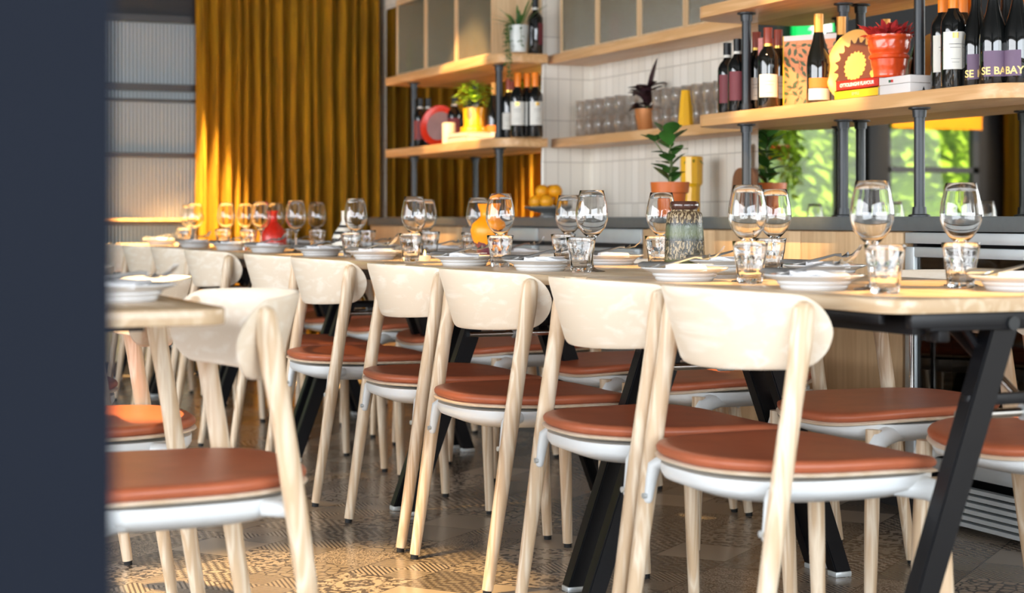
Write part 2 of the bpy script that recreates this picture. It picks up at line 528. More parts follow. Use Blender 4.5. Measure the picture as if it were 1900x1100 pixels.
def lava_material():
    m, nt, b = new_mat('drip_glazed_stoneware')
    tc = nt.nodes.new('ShaderNodeTexCoord')
    sp = nt.nodes.new('ShaderNodeSeparateXYZ')
    nt.links.new(tc.outputs['Object'], sp.inputs[0])
    nzs = nt.nodes.new('ShaderNodeTexNoise')
    nzs.inputs['Scale'].default_value = 190
    nzs.inputs['Detail'].default_value = 3
    mp = nt.nodes.new('ShaderNodeMapping')
    mp.inputs['Scale'].default_value = (1, 1, 0.45)
    nt.links.new(tc.outputs['Object'], mp.inputs['Vector'])
    nt.links.new(mp.outputs[0], nzs.inputs['Vector'])
    zz = math_node(nt, 'ADD', math_node(nt, 'DIVIDE', sp.outputs['Z'], 0.19), math_node(nt, 'MULTIPLY', math_node(nt, 'SUBTRACT', nzs.outputs['Fac'], 0.5), 0.10))
    band = nt.nodes.new('ShaderNodeValToRGB')
    els = band.color_ramp.elements
    els[0].position, els[0].color = 0.0, lin((92, 92, 58))
    els[1].position, els[1].color = 1.0, lin((84, 54, 40))
    for p, c in ((0.14, (96, 98, 62)), (0.16, (70, 62, 44)), (0.40, (64, 58, 42)), (0.42, (46, 50, 44)), (0.50, (104, 112, 74)), (0.62, (96, 108, 84)), (0.66, (52, 52, 46)), (0.70, (78, 62, 44)), (0.88, (86, 66, 48))):
        e = els.new(p)
        e.color = lin(c)
    nt.links.new(zz, band.inputs['Fac'])
    # cream speckle inside the two fat-lava bands
    sp1 = math_node(nt, 'MULTIPLY', math_node(nt, 'GREATER_THAN', zz, 0.68), math_node(nt, 'LESS_THAN', zz, 0.90))
    sp2 = math_node(nt, 'MULTIPLY', math_node(nt, 'GREATER_THAN', zz, 0.15), math_node(nt, 'LESS_THAN', zz, 0.42))
    inb = math_node(nt, 'MAXIMUM', sp1, sp2)
    spk = math_node(nt, 'MULTIPLY', math_node(nt, 'GREATER_THAN', nzs.outputs['Fac'], 0.52), inb)
    mx = nt.nodes.new('ShaderNodeMix')
    mx.data_type = 'RGBA'
    nt.links.new(spk, mx.inputs[0])
    nt.links.new(band.outputs['Color'], mx.inputs[6])
    mx.inputs[7].default_value = lin((176, 154, 118))
    nt.links.new(mx.outputs[2], b.inputs['Base Color'])
    b.inputs['Roughness'].default_value = 0.22
    bp = nt.nodes.new('ShaderNodeBump')
    bp.inputs['Strength'].default_value = 0.5
    bp.inputs['Distance'].default_value = 0.003
    nt.links.new(nzs.outputs['Fac'], bp.inputs['Height'])
    nt.links.new(bp.outputs['Normal'], b.inputs['Normal'])
    return m


def band_material(name, cols, height, noise_amt=0.0, rough=0.35):
    """cols: list of (z fraction, rgb), constant steps from the base up"""
    m, nt, b = new_mat(name)
    tc = nt.nodes.new('ShaderNodeTexCoord')
    sp = nt.nodes.new('ShaderNodeSeparateXYZ')
    nt.links.new(tc.outputs['Object'], sp.inputs[0])
    z = math_node(nt, 'DIVIDE', sp.outputs['Z'], height)
    if noise_amt:
        nz = nt.nodes.new('ShaderNodeTexNoise')
        nz.inputs['Scale'].default_value = 28
        nt.links.new(tc.outputs['Object'], nz.inputs['Vector'])
        z = math_node(nt, 'ADD', z, math_node(nt, 'MULTIPLY', math_node(nt, 'SUBTRACT', nz.outputs['Fac'], 0.5), noise_amt))
    r = nt.nodes.new('ShaderNodeValToRGB')
    r.color_ramp.interpolation = 'CONSTANT'
    r.color_ramp.elements[0].position, r.color_ramp.elements[0].color = cols[0][0], lin(cols[0][1])
    r.color_ramp.elements[1].position, r.color_ramp.elements[1].color = cols[1][0], lin(cols[1][1])
    for p, c in cols[2:]:
        e = r.color_ramp.elements.new(p)
        e.color = lin(c)
    nt.links.new(z, r.inputs['Fac'])
    nt.links.new(r.outputs['Color'], b.inputs['Base Color'])
    b.inputs['Roughness'].default_value = rough
    return m


def botanical_material():
    m, nt, b = new_mat('botanical_book_cover')
    tc = nt.nodes.new('ShaderNodeTexCoord')
    mp = nt.nodes.new('ShaderNodeMapping')
    mp.inputs['Scale'].default_value = (30, 30, 22)
    nt.links.new(tc.outputs['Object'], mp.inputs['Vector'])
    vo = nt.nodes.new('ShaderNodeTexVoronoi')
    vo.inputs['Scale'].default_value = 1.0
    nt.links.new(mp.outputs[0], vo.inputs['Vector'])
    leafy = math_node(nt, 'LESS_THAN', vo.outputs['Distance'], 0.36)
    nz = nt.nodes.new('ShaderNodeTexNoise')
    nz.inputs['Scale'].default_value = 1.6
    nt.links.new(mp.outputs[0], nz.inputs['Vector'])
    line = math_node(nt, 'LESS_THAN', math_node(nt, 'ABSOLUTE', math_node(nt, 'SUBTRACT', nz.outputs['Fac'], 0.5)), 0.02)
    base = nt.nodes.new('ShaderNodeMix')
    base.data_type = 'RGBA'
    nt.links.new(nz.outputs['Fac'], base.inputs[0])
    base.inputs[6].default_value = lin((224, 120, 62))
    base.inputs[7].default_value = lin((236, 150, 60))
    mx = nt.nodes.new('ShaderNodeMix')
    mx.data_type = 'RGBA'
    nt.links.new(leafy, mx.inputs[0])
    nt.links.new(base.outputs[2], mx.inputs[6])
    mx.inputs[7].default_value = lin((84, 96, 30))
    mx2 = nt.nodes.new('ShaderNodeMix')
    mx2.data_type = 'RGBA'
    nt.links.new(line, mx2.inputs[0])
    nt.links.new(mx.outputs[2], mx2.inputs[6])
    mx2.inputs[7].default_value = lin((110, 60, 40))
    nt.links.new(mx2.outputs[2], b.inputs['Base Color'])
    b.inputs['Roughness'].default_value = 0.45
    return m


M['floor'] = floor_material()
M['walltile'] = wall_tile_material()
M['reeded'] = reeded_material('reeded_cabinet_glass', (222, 216, 190), 0.12, 0.88, 0.016, 'Y')
M['reeded_win'] = reeded_material('reeded_window_glass', (150, 154, 156), 0.35, 0.55, 0.022, 'X')
M['velvet'] = velvet_material()
M['lava'] = lava_material()
M['stripe'] = band_material('striped_vase_glaze', [(0.0, (230, 226, 214)), (0.10, (50, 48, 46)), (0.17, (230, 226, 214)), (0.27, (50, 48, 46)), (0.34, (230, 226, 214)), (0.44, (50, 48, 46)), (0.51, (230, 226, 214)), (0.60, (50, 48, 46)), (0.66, (230, 226, 214))], 0.17)
M['dripvase'] = band_material('orange_drip_vase_glaze', [(0.0, (104, 50, 62)), (0.30, (246, 150, 16)), (0.9, (250, 140, 10))], 0.19, 0.5)
M['botanical'] = botanical_material()


# ------------------------------------------------------------------ mesh helpers
class MB:
    def __init__(self):
        self.bm = bmesh.new()

    def merge(self, bm2, mat=None):
        if mat is not None:
            bmesh.ops.transform(bm2, matrix=mat, verts=bm2.verts)
        me = bpy.data.meshes.new('tmp')
        bm2.to_mesh(me)
        bm2.free()
        self.bm.from_mesh(me)
        bpy.data.meshes.remove(me)
        return self

    def box(self, x0, x1, y0, y1, z0, z1, bev=0.0, seg=2, mat=None):
        b = bmesh.new()
        bmesh.ops.create_cube(b, size=1.0)
        for v in b.verts:
            v.co = Vector(((x0 + x1) / 2 + v.co.x * (x1 - x0), (y0 + y1) / 2 + v.co.y * (y1 - y0), (z0 + z1) / 2 + v.co.z * (z1 - z0)))
        if bev:
            bmesh.ops.bevel(b, geom=list(b.edges), offset=bev, segments=seg, profile=0.5, affect='EDGES')
        return self.merge(b, mat)

    def lathe(self, prof, n=32, mat=None, fn=None):
        b = bmesh.new()
        rings = []
        for r, z in prof:
            if r < 1e-5:
                rings.append([b.verts.new((0, 0, z))])
            else:
                ring = []
                for i in range(n):
                    a = 2 * PI * i / n
                    rr = fn(r, z, a) if fn else r
                    ring.append(b.verts.new((rr * math.cos(a), rr * math.sin(a), z)))
                rings.append(ring)
        for A, B_ in zip(rings, rings[1:]):
            for i in range(n):
                j = (i + 1) % n
                if len(A) == 1 and len(B_) == 1:
                    continue
                if len(A) == 1:
                    b.faces.new((A[0], B_[j], B_[i]))
                elif len(B_) == 1:
                    b.faces.new((A[i], A[j], B_[0]))
                else:
                    b.faces.new((A[i], A[j], B_[j], B_[i]))
        bmesh.ops.recalc_face_normals(b, faces=b.faces)
        return self.merge(b, mat)

    def tube(self, pts, rad, n=12, caps=True, sx=1.0, mat=None, dome=False):
        """pts: list of vectors, rad: radius or list; sx flattens the section along its first axis"""
        pts = [Vector(p) for p in pts]
        if not hasattr(rad, '__len__'):
            rad = [rad] * len(pts)
        rad = list(rad)
        if dome:
            d = (pts[-1] - pts[-2]).normalized()
            p, r = pts[-1], rad[-1]
            for a in (30, 55, 75):
                pts.append(p + d * r * math.sin(math.radians(a)) * 0.9)
                rad.append(r * math.cos(math.radians(a)))
        b = bmesh.new()
        up = Vector((0, 1, 0))
        rings = []
        for i, p in enumerate(pts):
            t = (pts[min(i + 1, len(pts) - 1)] - pts[max(i - 1, 0)])
            t = t.normalized() if t.length > 1e-9 else Vector((0, 0, 1))
            if abs(t.dot(up)) > 0.95:
                up = Vector((1, 0, 0))
            e1 = (up - t * up.dot(t)).normalized()
            e2 = t.cross(e1)
            up = e1
            rings.append([b.verts.new(p + e1 * (rad[i] * sx * math.cos(2 * PI * k / n)) + e2 * (rad[i] * math.sin(2 * PI * k / n))) for k in range(n)])
        for A, B_ in zip(rings, rings[1:]):
            for i in range(n):
                j = (i + 1) % n
                b.faces.new((A[i], A[j], B_[j], B_[i]))
        if caps:
            b.faces.new(rings[0][::-1])
            b.faces.new(rings[-1])
        bmesh.ops.recalc_face_normals(b, faces=b.faces)
        return self.merge(b, mat)

    def prism(self, outline, z0, z1, bev=0.0, mat=None, seg=2):
        b = bmesh.new()
        lo = [b.verts.new((x, y, z0)) for x, y in outline]
        hi = [b.verts.new((x, y, z1)) for x, y in outline]
        n = len(outline)
        b.faces.new(lo[::-1])
        b.faces.new(hi)
        for i in range(n):
            j = (i + 1) % n
            b.faces.new((lo[i], lo[j], hi[j], hi[i]))
        bmesh.ops.recalc_face_normals(b, faces=b.faces)
        if bev:
            es = [e for e in b.edges if abs(e.verts[0].co.z - e.verts[1].co.z) < 1e-7]
            bmesh.ops.bevel(b, geom=es, offset=bev, segments=seg, profile=0.5, affect='EDGES')
        return self.merge(b, mat)

    def sphere(self, c, r, sz=1.0, u=16, v=10):
        b = bmesh.new()
        bmesh.ops.create_uvsphere(b, u_segments=u, v_segments=v, radius=r)
        for w in b.verts:
            w.co = Vector((w.co.x, w.co.y, w.co.z * sz)) + Vector(c)
        return self.merge(b)

    def leaf(self, base, d, length, width, droop=0.3, fold=0.15, n=5):
        """a pointed leaf from base along d"""
        d = Vector(d).normalized()
        side = d.cross(Vector((0, 0, 1)))
        if side.length < 1e-3:
            side = Vector((1, 0, 0))
        side.normalize()
        nrm = side.cross(d).normalized()
        b = self.bm
        prev = None
        for i in range(n + 1):
            t = i / n
            c = Vector(base) + d * (length * t) - Vector((0, 0, 1)) * (droop * length * t * t)
            w = width * math.sin(PI * min(1, t * 0.93 + 0.04)) ** 0.8 * 0.5
            row = [b.verts.new(c - side * w + nrm * w * fold), b.verts.new(c), b.verts.new(c + side * w + nrm * w * fold)]
            if prev:
                b.faces.new((prev[0], prev[1], row[1], row[0]))
                b.faces.new((prev[1], prev[2], row[2], row[1]))
            prev = row
        return self

    def build(self, name, mat, parent=None, loc=None, label=None, sharp=0.75, smooth=True, kind=None, mats=None):
        me = bpy.data.meshes.new(name)
        self.bm.to_mesh(me)
        self.bm.free()
        me.materials.append(mat)
        for m_ in (mats or []):
            me.materials.append(m_)
        if smooth:
            me.shade_smooth()
            me.set_sharp_from_angle(angle=sharp)
        o = bpy.data.objects.new(name, me)
        COL.objects.link(o)
        if parent is not None:
            o.parent = parent
        if loc is not None:
            o.location = loc
        if label:
            o['label'] = label
        if kind:
            o['kind'] = kind
        return o


def tag(o, label, cat, group=None):
    o['label'] = label
    o['category'] = cat
    if group:
        o['group'] = group
    return o


def thing(name, label, cat, loc=(0, 0, 0), rz=0.0, group=None):
    o = bpy.data.objects.new(name, None)
    o.empty_display_size = 0.05
    COL.objects.link(o)
    o.location = loc
    o.rotation_euler = (0, 0, rz)
    return tag(o, label, cat, group)


CH = {}


def copy_tree(o, parent=None):
    c = o.copy()
    COL.objects.link(c)
    c.parent = parent
    for ch in list(o.children):
        copy_tree(ch, c)
    return c


def dup(root, loc, rz=0.0, label=None, group=None):
    r = copy_tree(root)
    r.location = loc
    r.rotation_euler = (0, 0, rz)
    if label:
        r['label'] = label
    if group:
        r['group'] = group
    return r


class Maker:
    """first call places the prototype itself, later calls copy it"""
    def __init__(self, fn):
        self.fn, self.proto = fn, None

    def put(self, loc, rz, label, group=None):
        if self.proto is None:
            self.proto = self.fn()
            self.proto.location = loc
            self.proto.rotation_euler = (0, 0, rz)
            self.proto['label'] = label
            if group:
                self.proto['group'] = group
            return self.proto
        return dup(self.proto, loc, rz, label, group)


def structure(name, mb, mat, parent=None, **k):
    o = mb.build(name, mat, parent, **k)
    if parent is None:
        o['kind'] = 'structure'
    return o


def yat(px, x):
    """y of the point on the line x = const that the camera sees in column px"""
    k = (px - 950.0) / F
    return x * (cs - k * sn) / (sn + k * cs)


def rrect(x0, x1, y0, y1, r, n=6, corners=(1, 1, 1, 1)):
    """rounded rectangle outline, corners: (x0y0, x1y0, x1y1, x0y1)"""
    out = []
    for (cx, cy, a0, on) in ((x0, y0, 180, corners[0]), (x1, y0, 270, corners[1]), (x1, y1, 0, corners[2]), (x0, y1, 90, corners[3])):
        if not on:
            out.append((cx, cy))
            continue
        ox = cx + (r if cx == x0 else -r)
        oy = cy + (r if cy == y0 else -r)
        for i in range(n + 1):
            a = math.radians(a0 + 90.0 * i / n)
            out.append((ox + r * math.cos(a), oy + r * math.sin(a)))
    return out


ORD = ['nearest', 'second', 'third', 'fourth', 'fifth', 'sixth', 'seventh', 'eighth', 'ninth', 'tenth', 'eleventh', 'twelfth']

# ------------------------------------------------------------------ setting
XB = 3.66      # tiled back wall
XM = 3.40      # mirror face, left unit
XR = 3.42      # mirror face, right unit
YE = 9.95      # end wall
ZC = 2.95
structure('floor', MB().box(-3.6, 4.2, -3.2, 10.05, -0.1, 0.0), M['floor'], smooth=False)
structure('ceiling', MB().box(-3.6, 4.2, -3.2, 10.05, ZC, ZC + 0.1), M['ceiling'], smooth=False)
structure('wall_right', MB().box(XB, XB + 0.15, -3.2, 10.05, 0.0, ZC), M['walltile'], smooth=False)
# piers that carry the mirrors, left and right of the tiled recess
YR = 7.535
structure('wall_pier_left', MB().box(XM + 0.006, XB, YR, YE, 0.0, ZC), M['walltile'], smooth=False)
structure('wall_pier_right', MB().box(XR + 0.006, XB, 1.5, 5.60, 0.0, ZC), M['walltile'], smooth=False)
t = thing('wall_mirror', 'tall mirror behind the far left shelves, reflecting the mustard curtain', 'mirror', (XM, (YR + 9.5) / 2, 1.3))
MB().box(0, 0.006, -(9.5 - YR) / 2 + 0.005, 9.80 - (YR + 9.5) / 2, -0.394, 0.85).build('mirror_pane', M['mirror'], t, smooth=False)
t = thing('wall_mirror', 'large mirror behind the right shelves, reflecting garden windows and greenery', 'mirror', (XR, 3.75, 1.3))
MB().box(0, 0.006, -1.9, 1.848, -0.394, 1.2).build('mirror_pane', M['mirror'], t, smooth=False)

# wall behind the camera and street side wall, both glazed
f = MB()
for y in [-3.1, -1.6, -0.1, 1.4, 2.9, 4.4, 5.9, 7.4, 8.9]:
    f.box(-3.6, -3.5, y - 0.04, y + 0.04, 0.4, 2.65)
f.box(-3.6, -3.5, -3.2, YE, 0.36, 0.44).box(-3.6, -3.5, -3.2, YE, 2.6, 2.68).box(-3.58, -3.52, -3.2, YE, 1.9, 1.95)
structure('window_1', f, M['frame_black'], smooth=False)
structure('wall_left', MB().box(-3.62, -3.5, -3.2, YE, 0, 0.38).box(-3.62, -3.5, -3.2, YE, 2.66, ZC), M['wall'], smooth=False)
f = MB()
for x in [-3.5, -2.0, -0.5, 1.0, 2.5, 3.6]:
    f.box(x - 0.04, x + 0.04, -3.2, -3.1, 0.4, 2.65)
f.box(-3.6, 3.7, -3.2, -3.1, 0.36, 0.44).box(-3.6, 3.7, -3.2, -3.1, 2.6, 2.68)
structure('window_2', f, M['frame_black'], smooth=False)
structure('wall_back', MB().box(-3.6, 3.7, -3.2, -3.08, 0, 0.38).box(-3.6, 3.7, -3.2, -3.08, 2.66, ZC), M['wall'], smooth=False)

# end wall: header, side sections, pillars between windows
f = MB()
f.box(-3.6, 2.3, YE, YE + 0.1, 2.06, ZC)                # above all openings
f.box(2.3, XB, YE, YE + 0.1, 0.0, ZC)                   # behind the curtain
f.box(0.79, 1.27, YE, YE + 0.1, 0.0, 2.06)
f.box(-0.26, -0.10, YE - 0.04, YE + 0.1, 0.0, 2.06)
f.box(-3.6, -1.06, YE, YE + 0.1, 0.0, 2.06)
f.box(-1.06, 0.79, YE, YE + 0.1, 1.64, 2.06)
f.box(-1.06, 0.79, YE, YE + 0.1, 0.0, 0.55)
structure('wall_end', f, M['dark_wall'], smooth=False)
f = MB()
for z0, z1 in ((2.03, 2.07), (1.635, 1.675), (1.572, 1.588), (1.25, 1.278), (0.86, 0.885), (0.0, 0.08)):
    f.box(1.27, 2.3, YE - 0.02, YE + 0.03, z0, z1)
f.box(1.27, 1.30, YE - 0.02, YE + 0.03, 0, 2.05)
w3 = structure('window_3', f, M['frame_black'], smooth=False)
MB().box(1.28, 2.3, YE + 0.035, YE + 0.041, 0.05, 2.05).build('reeded_pane', M['reeded_win'], w3, smooth=False)
MB().box(1.28, 2.3, YE - 0.10, YE + 0.02, 0.885, 0.90).build('window_ledge', M['oak_y'], w3, smooth=False)
f = MB()
f.box(0.09, 0.14, YE, YE + 0.05, 0.55, 1.64).box(-0.10, -0.06, YE, YE + 0.05, 0.55, 1.64).box(0.74, 0.79, YE, YE + 0.05, 0.55, 1.64)
w4 = structure('window_4', f, M['frame_black'], smooth=False)
MB().box(-0.06, 0.74, YE + 0.02, YE + 0.024, 0.55, 1.64).build('window_glass', M['pane'], w4, smooth=False)
f = MB()
f.box(-1.06, -0.26, YE, YE + 0.05, 1.22, 1.26).box(-1.06, -1.01, YE, YE + 0.05, 0.55, 1.64).box(-0.31, -0.26, YE, YE + 0.05, 0.55, 1.64)
w5 = structure('window_5', f, M['frame_black'], smooth=False)
MB().box(-1.01, -0.31, YE + 0.02, YE + 0.024, 0.55, 1.64).build('window_glass', M['pane'], w5, smooth=False)

# foreground column
structure('wall_foreground', MB().box(-0.25, 0.182, 1.0, 1.35, 0.0, ZC), M['navy'], smooth=False)

# outdoors seen in the mirror
structure('ground', MB().box(-9, 9, 10.06, 30, -0.15, -0.05), M['ground'], smooth=False)
def shrub(x, y, r, h, lab):
    m_ = MB()
    for i in range(1500):
        a, e = random.uniform(0, 2 * PI), random.uniform(-0.9, 1.2)
        rr = random.uniform(0.75, 1.0)
        p = Vector((x + r * rr * math.cos(a) * math.cos(e), y + r * rr * math.sin(a) * math.cos(e), h * 0.5 + h * 0.5 * rr * math.sin(e)))
        d = Vector((math.cos(a), math.sin(a), random.uniform(-0.4, 0.8)))
        m_.leaf(p, d, random.uniform(0.16, 0.3), random.uniform(0.08, 0.15), 0.3, n=2)
    tr = thing('garden_shrub', lab, 'shrub', (0, 0, 0), group='sunlit garden shrubs')
    m_.sphere((x, y, h * 0.5), r * 0.84, h * 0.5 / r, 20, 14)
    m_.build('foliage', M['shrub'], tr)
    MB().tube([(x, y, -0.1), (x, y, h * 0.6)], [0.06, 0.03]).build('trunk', M['stem'], tr)
shrub(-0.6, 14.3, 0.75, 2.3, 'first sunlit garden shrub from the left in the right mirror')
shrub(-2.2, 14.5, 0.78, 2.5, 'second sunlit garden shrub from the left in the right mirror')
shrub(-3.8, 14.4, 0.75, 2.4, 'third sunlit garden shrub from the left in the right mirror')
shrub(-5.4, 14.6, 0.75, 2.6, 'rightmost sunlit garden shrub in the right mirror')
shrub(-2.4, 17.8, 1.2, 4.2, 'tall rear garden shrub behind the left window in the mirror')
shrub(-5.2, 18.0, 1.3, 4.4, 'tall rear garden shrub behind the right window in the mirror')
shrub(-7.6, 17.0, 1.1, 4.0, 'tall rear garden shrub at the far right of the mirror view')

t = thing('roller_blind', 'rolled-down orange blind strip atop the garden window, reflected in the right mirror', 'blind', (0, YE - 0.055, 1.58))
MB().box(-1.04, -0.28, -0.004, 0.004, -0.055, 0.05).build('fabric', M['awning'], t)
MB().box(-1.04, -0.28, -0.012, 0.012, 0.05, 0.075, 0.004).build('roller', M['awning'], t)

# exit sign
t = thing('exit_sign', 'lit green emergency exit sign above the window, reflected over the books', 'sign', (0.36, YE - 0.06, 2.16))
MB().box(-0.15, 0.15, -0.02, 0.05, -0.08, 0.08, 0.004).build('sign_body', M['exit_green'], t)
m_ = MB()
m_.sphere((0.03, -0.022, 0.048), 0.014, u=10, v=6)
m_.tube([(0.03, -0.022, 0.03), (0.01, -0.022, -0.012)], 0.009, 6).tube([(0.01, -0.022, -0.012), (0.035, -0.022, -0.03), (0.02, -0.022, -0.06)], 0.006, 6)
m_.tube([(0.01, -0.022, -0.012), (-0.02, -0.022, -0.035), (-0.045, -0.022, -0.03)], 0.006, 6).tube([(0.028, -0.022, 0.025), (0.055, -0.022, 0.01)], 0.005, 6).tube([(0.028, -0.022, 0.025), (0.0, -0.022, 0.015)], 0.005, 6)
m_.build('running_figure', M['exit_white'], t)
MB().box(-0.125, -0.06, -0.024, -0.02, -0.06, 0.06).build('door_symbol', M['exit_white'], t)


# curtains
def curtain(x0, x1, y, z0, z1, label, seed):
    rnd = random.Random(seed)
    b = bmesh.new()
    xs, x = [], x0
    N = int((x1 - x0) / 0.0045)
    fold = []
    ph = 0.0
    w = 0.06
    for i in range(N + 1):
        if i % 10 == 0:
            w = rnd.uniform(0.045, 0.10)
        ph += (x1 - x0) / N / w * 2 * PI
        fold.append(ph)
    cols = []
    NZ = 18
    for i in range(N + 1):
        c = []
        x = x0 + (x1 - x0) * i / N
        for j in range(NZ + 1):
            tz = j / NZ
            amp = 0.052 * (0.55 + 0.45 * (1 - tz)) + 0.012 * noise.noise(Vector((x * 5, tz * 2, seed)))
            sh = 0.010 * noise.noise(Vector((x * 9, tz * 3.1, seed + 5)))
            ss = math.sin(fold[i] + 0.5 * noise.noise(Vector((x * 3, tz * 1.6, seed + 9))))
            yy = y + amp * (abs(ss) ** 0.8 * (1 if ss > 0 else -1)) + 0.006 * math.sin(fold[i] * 2.7)
            c.append(b.verts.new((x + sh, yy, z0 + (z1 - z0) * tz)))
        cols.append(c)
    for A, B_ in zip(cols, cols[1:]):
        for j in range(NZ):
            b.faces.new((A[j], B_[j], B_[j + 1], A[j + 1]))
    bmesh.ops.solidify(b, geom=list(b.faces), thickness=0.002)
    t_ = thing('curtain', label, 'curtain', (0, 0, 0))
    MB().merge(b).build('fabric', M['velvet'], t_, sharp=3.0)
    MB().tube([(x0, y, z1 + 0.012), (x1, y, z1 + 0.012)], 0.012).build('curtain_rail', M['black'], t_)


curtain(2.26, 3.385, 9.84, 0.02, 2.23, 'floor-length mustard velvet curtain hanging across the far wall', 3)
curtain(-2.4, -1.20, 9.84, 0.02, 2.3, 'mustard curtain left of the garden windows, seen in the right mirror', 8)

# ------------------------------------------------------------------ chair
def make_chair():
    t = thing('dining_chair', 'x', 'chair')
    # seat outline (front is +x)
    def outline(sx, sy, n=48, e=2.9, cx=0.0):
        o = []
        for i in range(n):
            a = 2 * PI * i / n
            c, s = math.cos(a), math.sin(a)
            x = sx * (abs(c) ** (2 / e)) * (1 if c > 0 else -1)
            y = sy * (abs(s) ** (2 / e)) * (1 if s > 0 else -1)
            y *= 1.0 + 0.075 * (x / sx)
            o.append((cx + x, y))
        return o

    def seat_mesh(sx, sy, z0, thick, dome, cx):
        b = bmesh.new()
        ol = outline(sx, sy, cx=cx)
        rows = [(0.965, 0.0), (0.995, 0.25), (1.0, 0.55), (0.985, 0.82), (0.955, 0.97), (0.90, 1.0), (0.7, 1.0), (0.45, 1.0), (0.2, 1.0)]
        def bend(x, y):
            return 0.010 * (abs(y) / 0.22) ** 2 - 0.006 + 0.012 * max(0, -(x - cx) / sx) ** 2 - 0.012 * max(0, (x - cx) / sx) ** 3
        prev, first = None, None
        for sc_, h in rows:
            ring = []
            for (x, y) in ol:
                X = cx + (x - cx) * sc_
                Y = y * sc_
                zz = z0 + thick * h + bend(X, Y) + (dome * (1 - sc_) if h >= 1 else 0)
                ring.append(b.verts.new((X, Y, zz)))
            if prev:
                for i in range(len(ring)):
                    j = (i + 1) % len(ring)
                    b.faces.new((prev[i], prev[j], ring[j], ring[i]))
            else:
                first = ring
            prev = ring
        b.faces.new(prev)
        b.faces.new(first[::-1])
        bmesh.ops.recalc_face_normals(b, faces=b.faces)
        return MB().merge(b)
    cx = 0.03
    seat_mesh(0.245, 0.232, 0.440, 0.022, 0.004, cx).build('seat_cushion', M['leather'], t, sharp=1.2)
    seat_mesh(0.247, 0.234, 0.431, 0.009, 0.0, cx).build('seat_shell', M['ply'], t, sharp=1.2)
    # white under-frame: tray, side arms and brackets that grip the legs
    f = MB()
    b = bmesh.new()
    rings = []
    for kx, zz in ((0.955, 0.429), (0.955, 0.412), (0.93, 0.402), (0.74, 0.384), (0.62, 0.382)):
        rings.append([b.verts.new((cx + (x - cx) * kx, y * kx, zz)) for x, y in outline(0.247, 0.234, 56, cx=cx)])
    for P, Q in zip(rings, rings[1:]):
        for i in range(len(P)):
            j = (i + 1) % len(P)
            b.faces.new((P[i], P[j], Q[j], Q[i]))
    b.faces.new(rings[0][::-1])
    b.faces.new(rings[-1])
    bmesh.ops.recalc_face_normals(b, faces=b.faces)
    f.merge(b)
    for s in (-1, 1):
        f.tube([(-0.10, s * 0.196, 0.414), (-0.138, s * 0.218, 0.413), (-0.148, s * 0.2265, 0.404), (-0.154, s * 0.2285, 0.375), (-0.160, s * 0.229, 0.338)], [0.014, 0.015, 0.014, 0.0115, 0.009], 12, dome=True)
        f.tube([(0.13, s * 0.190, 0.404), (0.185, s * 0.212, 0.404), (0.212, s * 0.218, 0.395), (0.222, s * 0.219, 0.370), (0.226, s * 0.220, 0.335)], [0.014, 0.022, 0.024, 0.020, 0.010], 12, dome=True)
    f.build('underframe', M['white_metal'], t)
    for s in (-1, 1):
        for bx in (-0.186,):
            MB().tube([(-0.173, s * 0.227, 0.346), (-0.165, s * 0.227, 0.346)], 0.006, 10).build('bolt', M['steel'], t)
    # legs
    for s in (-1, 1):
        pts = [(-0.205, s * 0.242, 0.012), (-0.176, s * 0.244, 0.20), (-0.146, s * 0.246, 0.40), (-0.131, s * 0.247, 0.50), (-0.118, s * 0.247, 0.58), (-0.107, s * 0.246, 0.64), (-0.099, s * 0.245, 0.695), (-0.093, s * 0.243, 0.738)]
        rad = [0.0135, 0.0165, 0.0195, 0.019, 0.0185, 0.0195, 0.0215, 0.0195]
        l = MB().tube(pts, rad, 16, dome=True).build('leg', M['ash_z'], t, sharp=1.2)
        MB().tube([(-0.2065, s * 0.242, 0.0), (-0.205, s * 0.242, 0.014)], 0.0105, 12).build('rubber_foot', M['rubber'], l)
        pts = [(0.235, s * 0.222, 0.012), (0.226, s * 0.216, 0.22), (0.217, s * 0.210, 0.42)]
        l = MB().tube(pts, [0.0135, 0.017, 0.0185], 16).build('leg', M['ash_z'], t, sharp=1.2)
        MB().tube([(0.2355, s * 0.222, 0.0), (0.235, s * 0.222, 0.014)], 0.0105, 12).build('rubber_foot', M['rubber'], l)
    # backrest shell: arc of radius R in plan
    R, HA, XC, TH = 0.31, math.radians(58), 0.120, 0.0115
    b = bmesh.new()
    NZ, NS = 22, 40
    z0, z1 = 0.622, 0.772
    grids = []
    for side in (0, 1):
        g = []
        for j in range(NZ + 1):
            tt = 0.5 - 0.5 * math.cos(PI * j / NZ)
            w = 1.0
            if tt > 0.52:
                q = (tt - 0.52) / 0.48
                w -= 0.20 * (1 - math.sqrt(max(0, 1 - q ** 2.3)))
            else:
                q = (0.52 - tt) / 0.52
                w -= 0.22 * (1 - math.sqrt(max(0, 1 - (q ** 2.2)))) + 0.06 * q
            row = []
            for i in range(NS + 1):
                s_ = -1 + 2 * i / NS
                th = HA * w * s_
                lean = (tt - 0.5) * -0.030
                rr = R - (TH if side else 0) + (tt - 0.5) * 0.014
                # ease the rim so the edge looks rounded
                edge = max(abs(s_) ** 14, abs(2 * tt - 1) ** 14)
                rr += (TH * 0.32 if side else -TH * 0.32) * edge
                zz = z0 + (z1 - z0) * tt - 0.006 * (abs(s_) ** 2) * (tt) + 0.008 * (abs(s_) ** 2) * (1 - tt)
                row.append(b.verts.new((XC - rr * math.cos(th) + lean, rr * math.sin(th), zz)))
            g.append(row)
        grids.append(g)
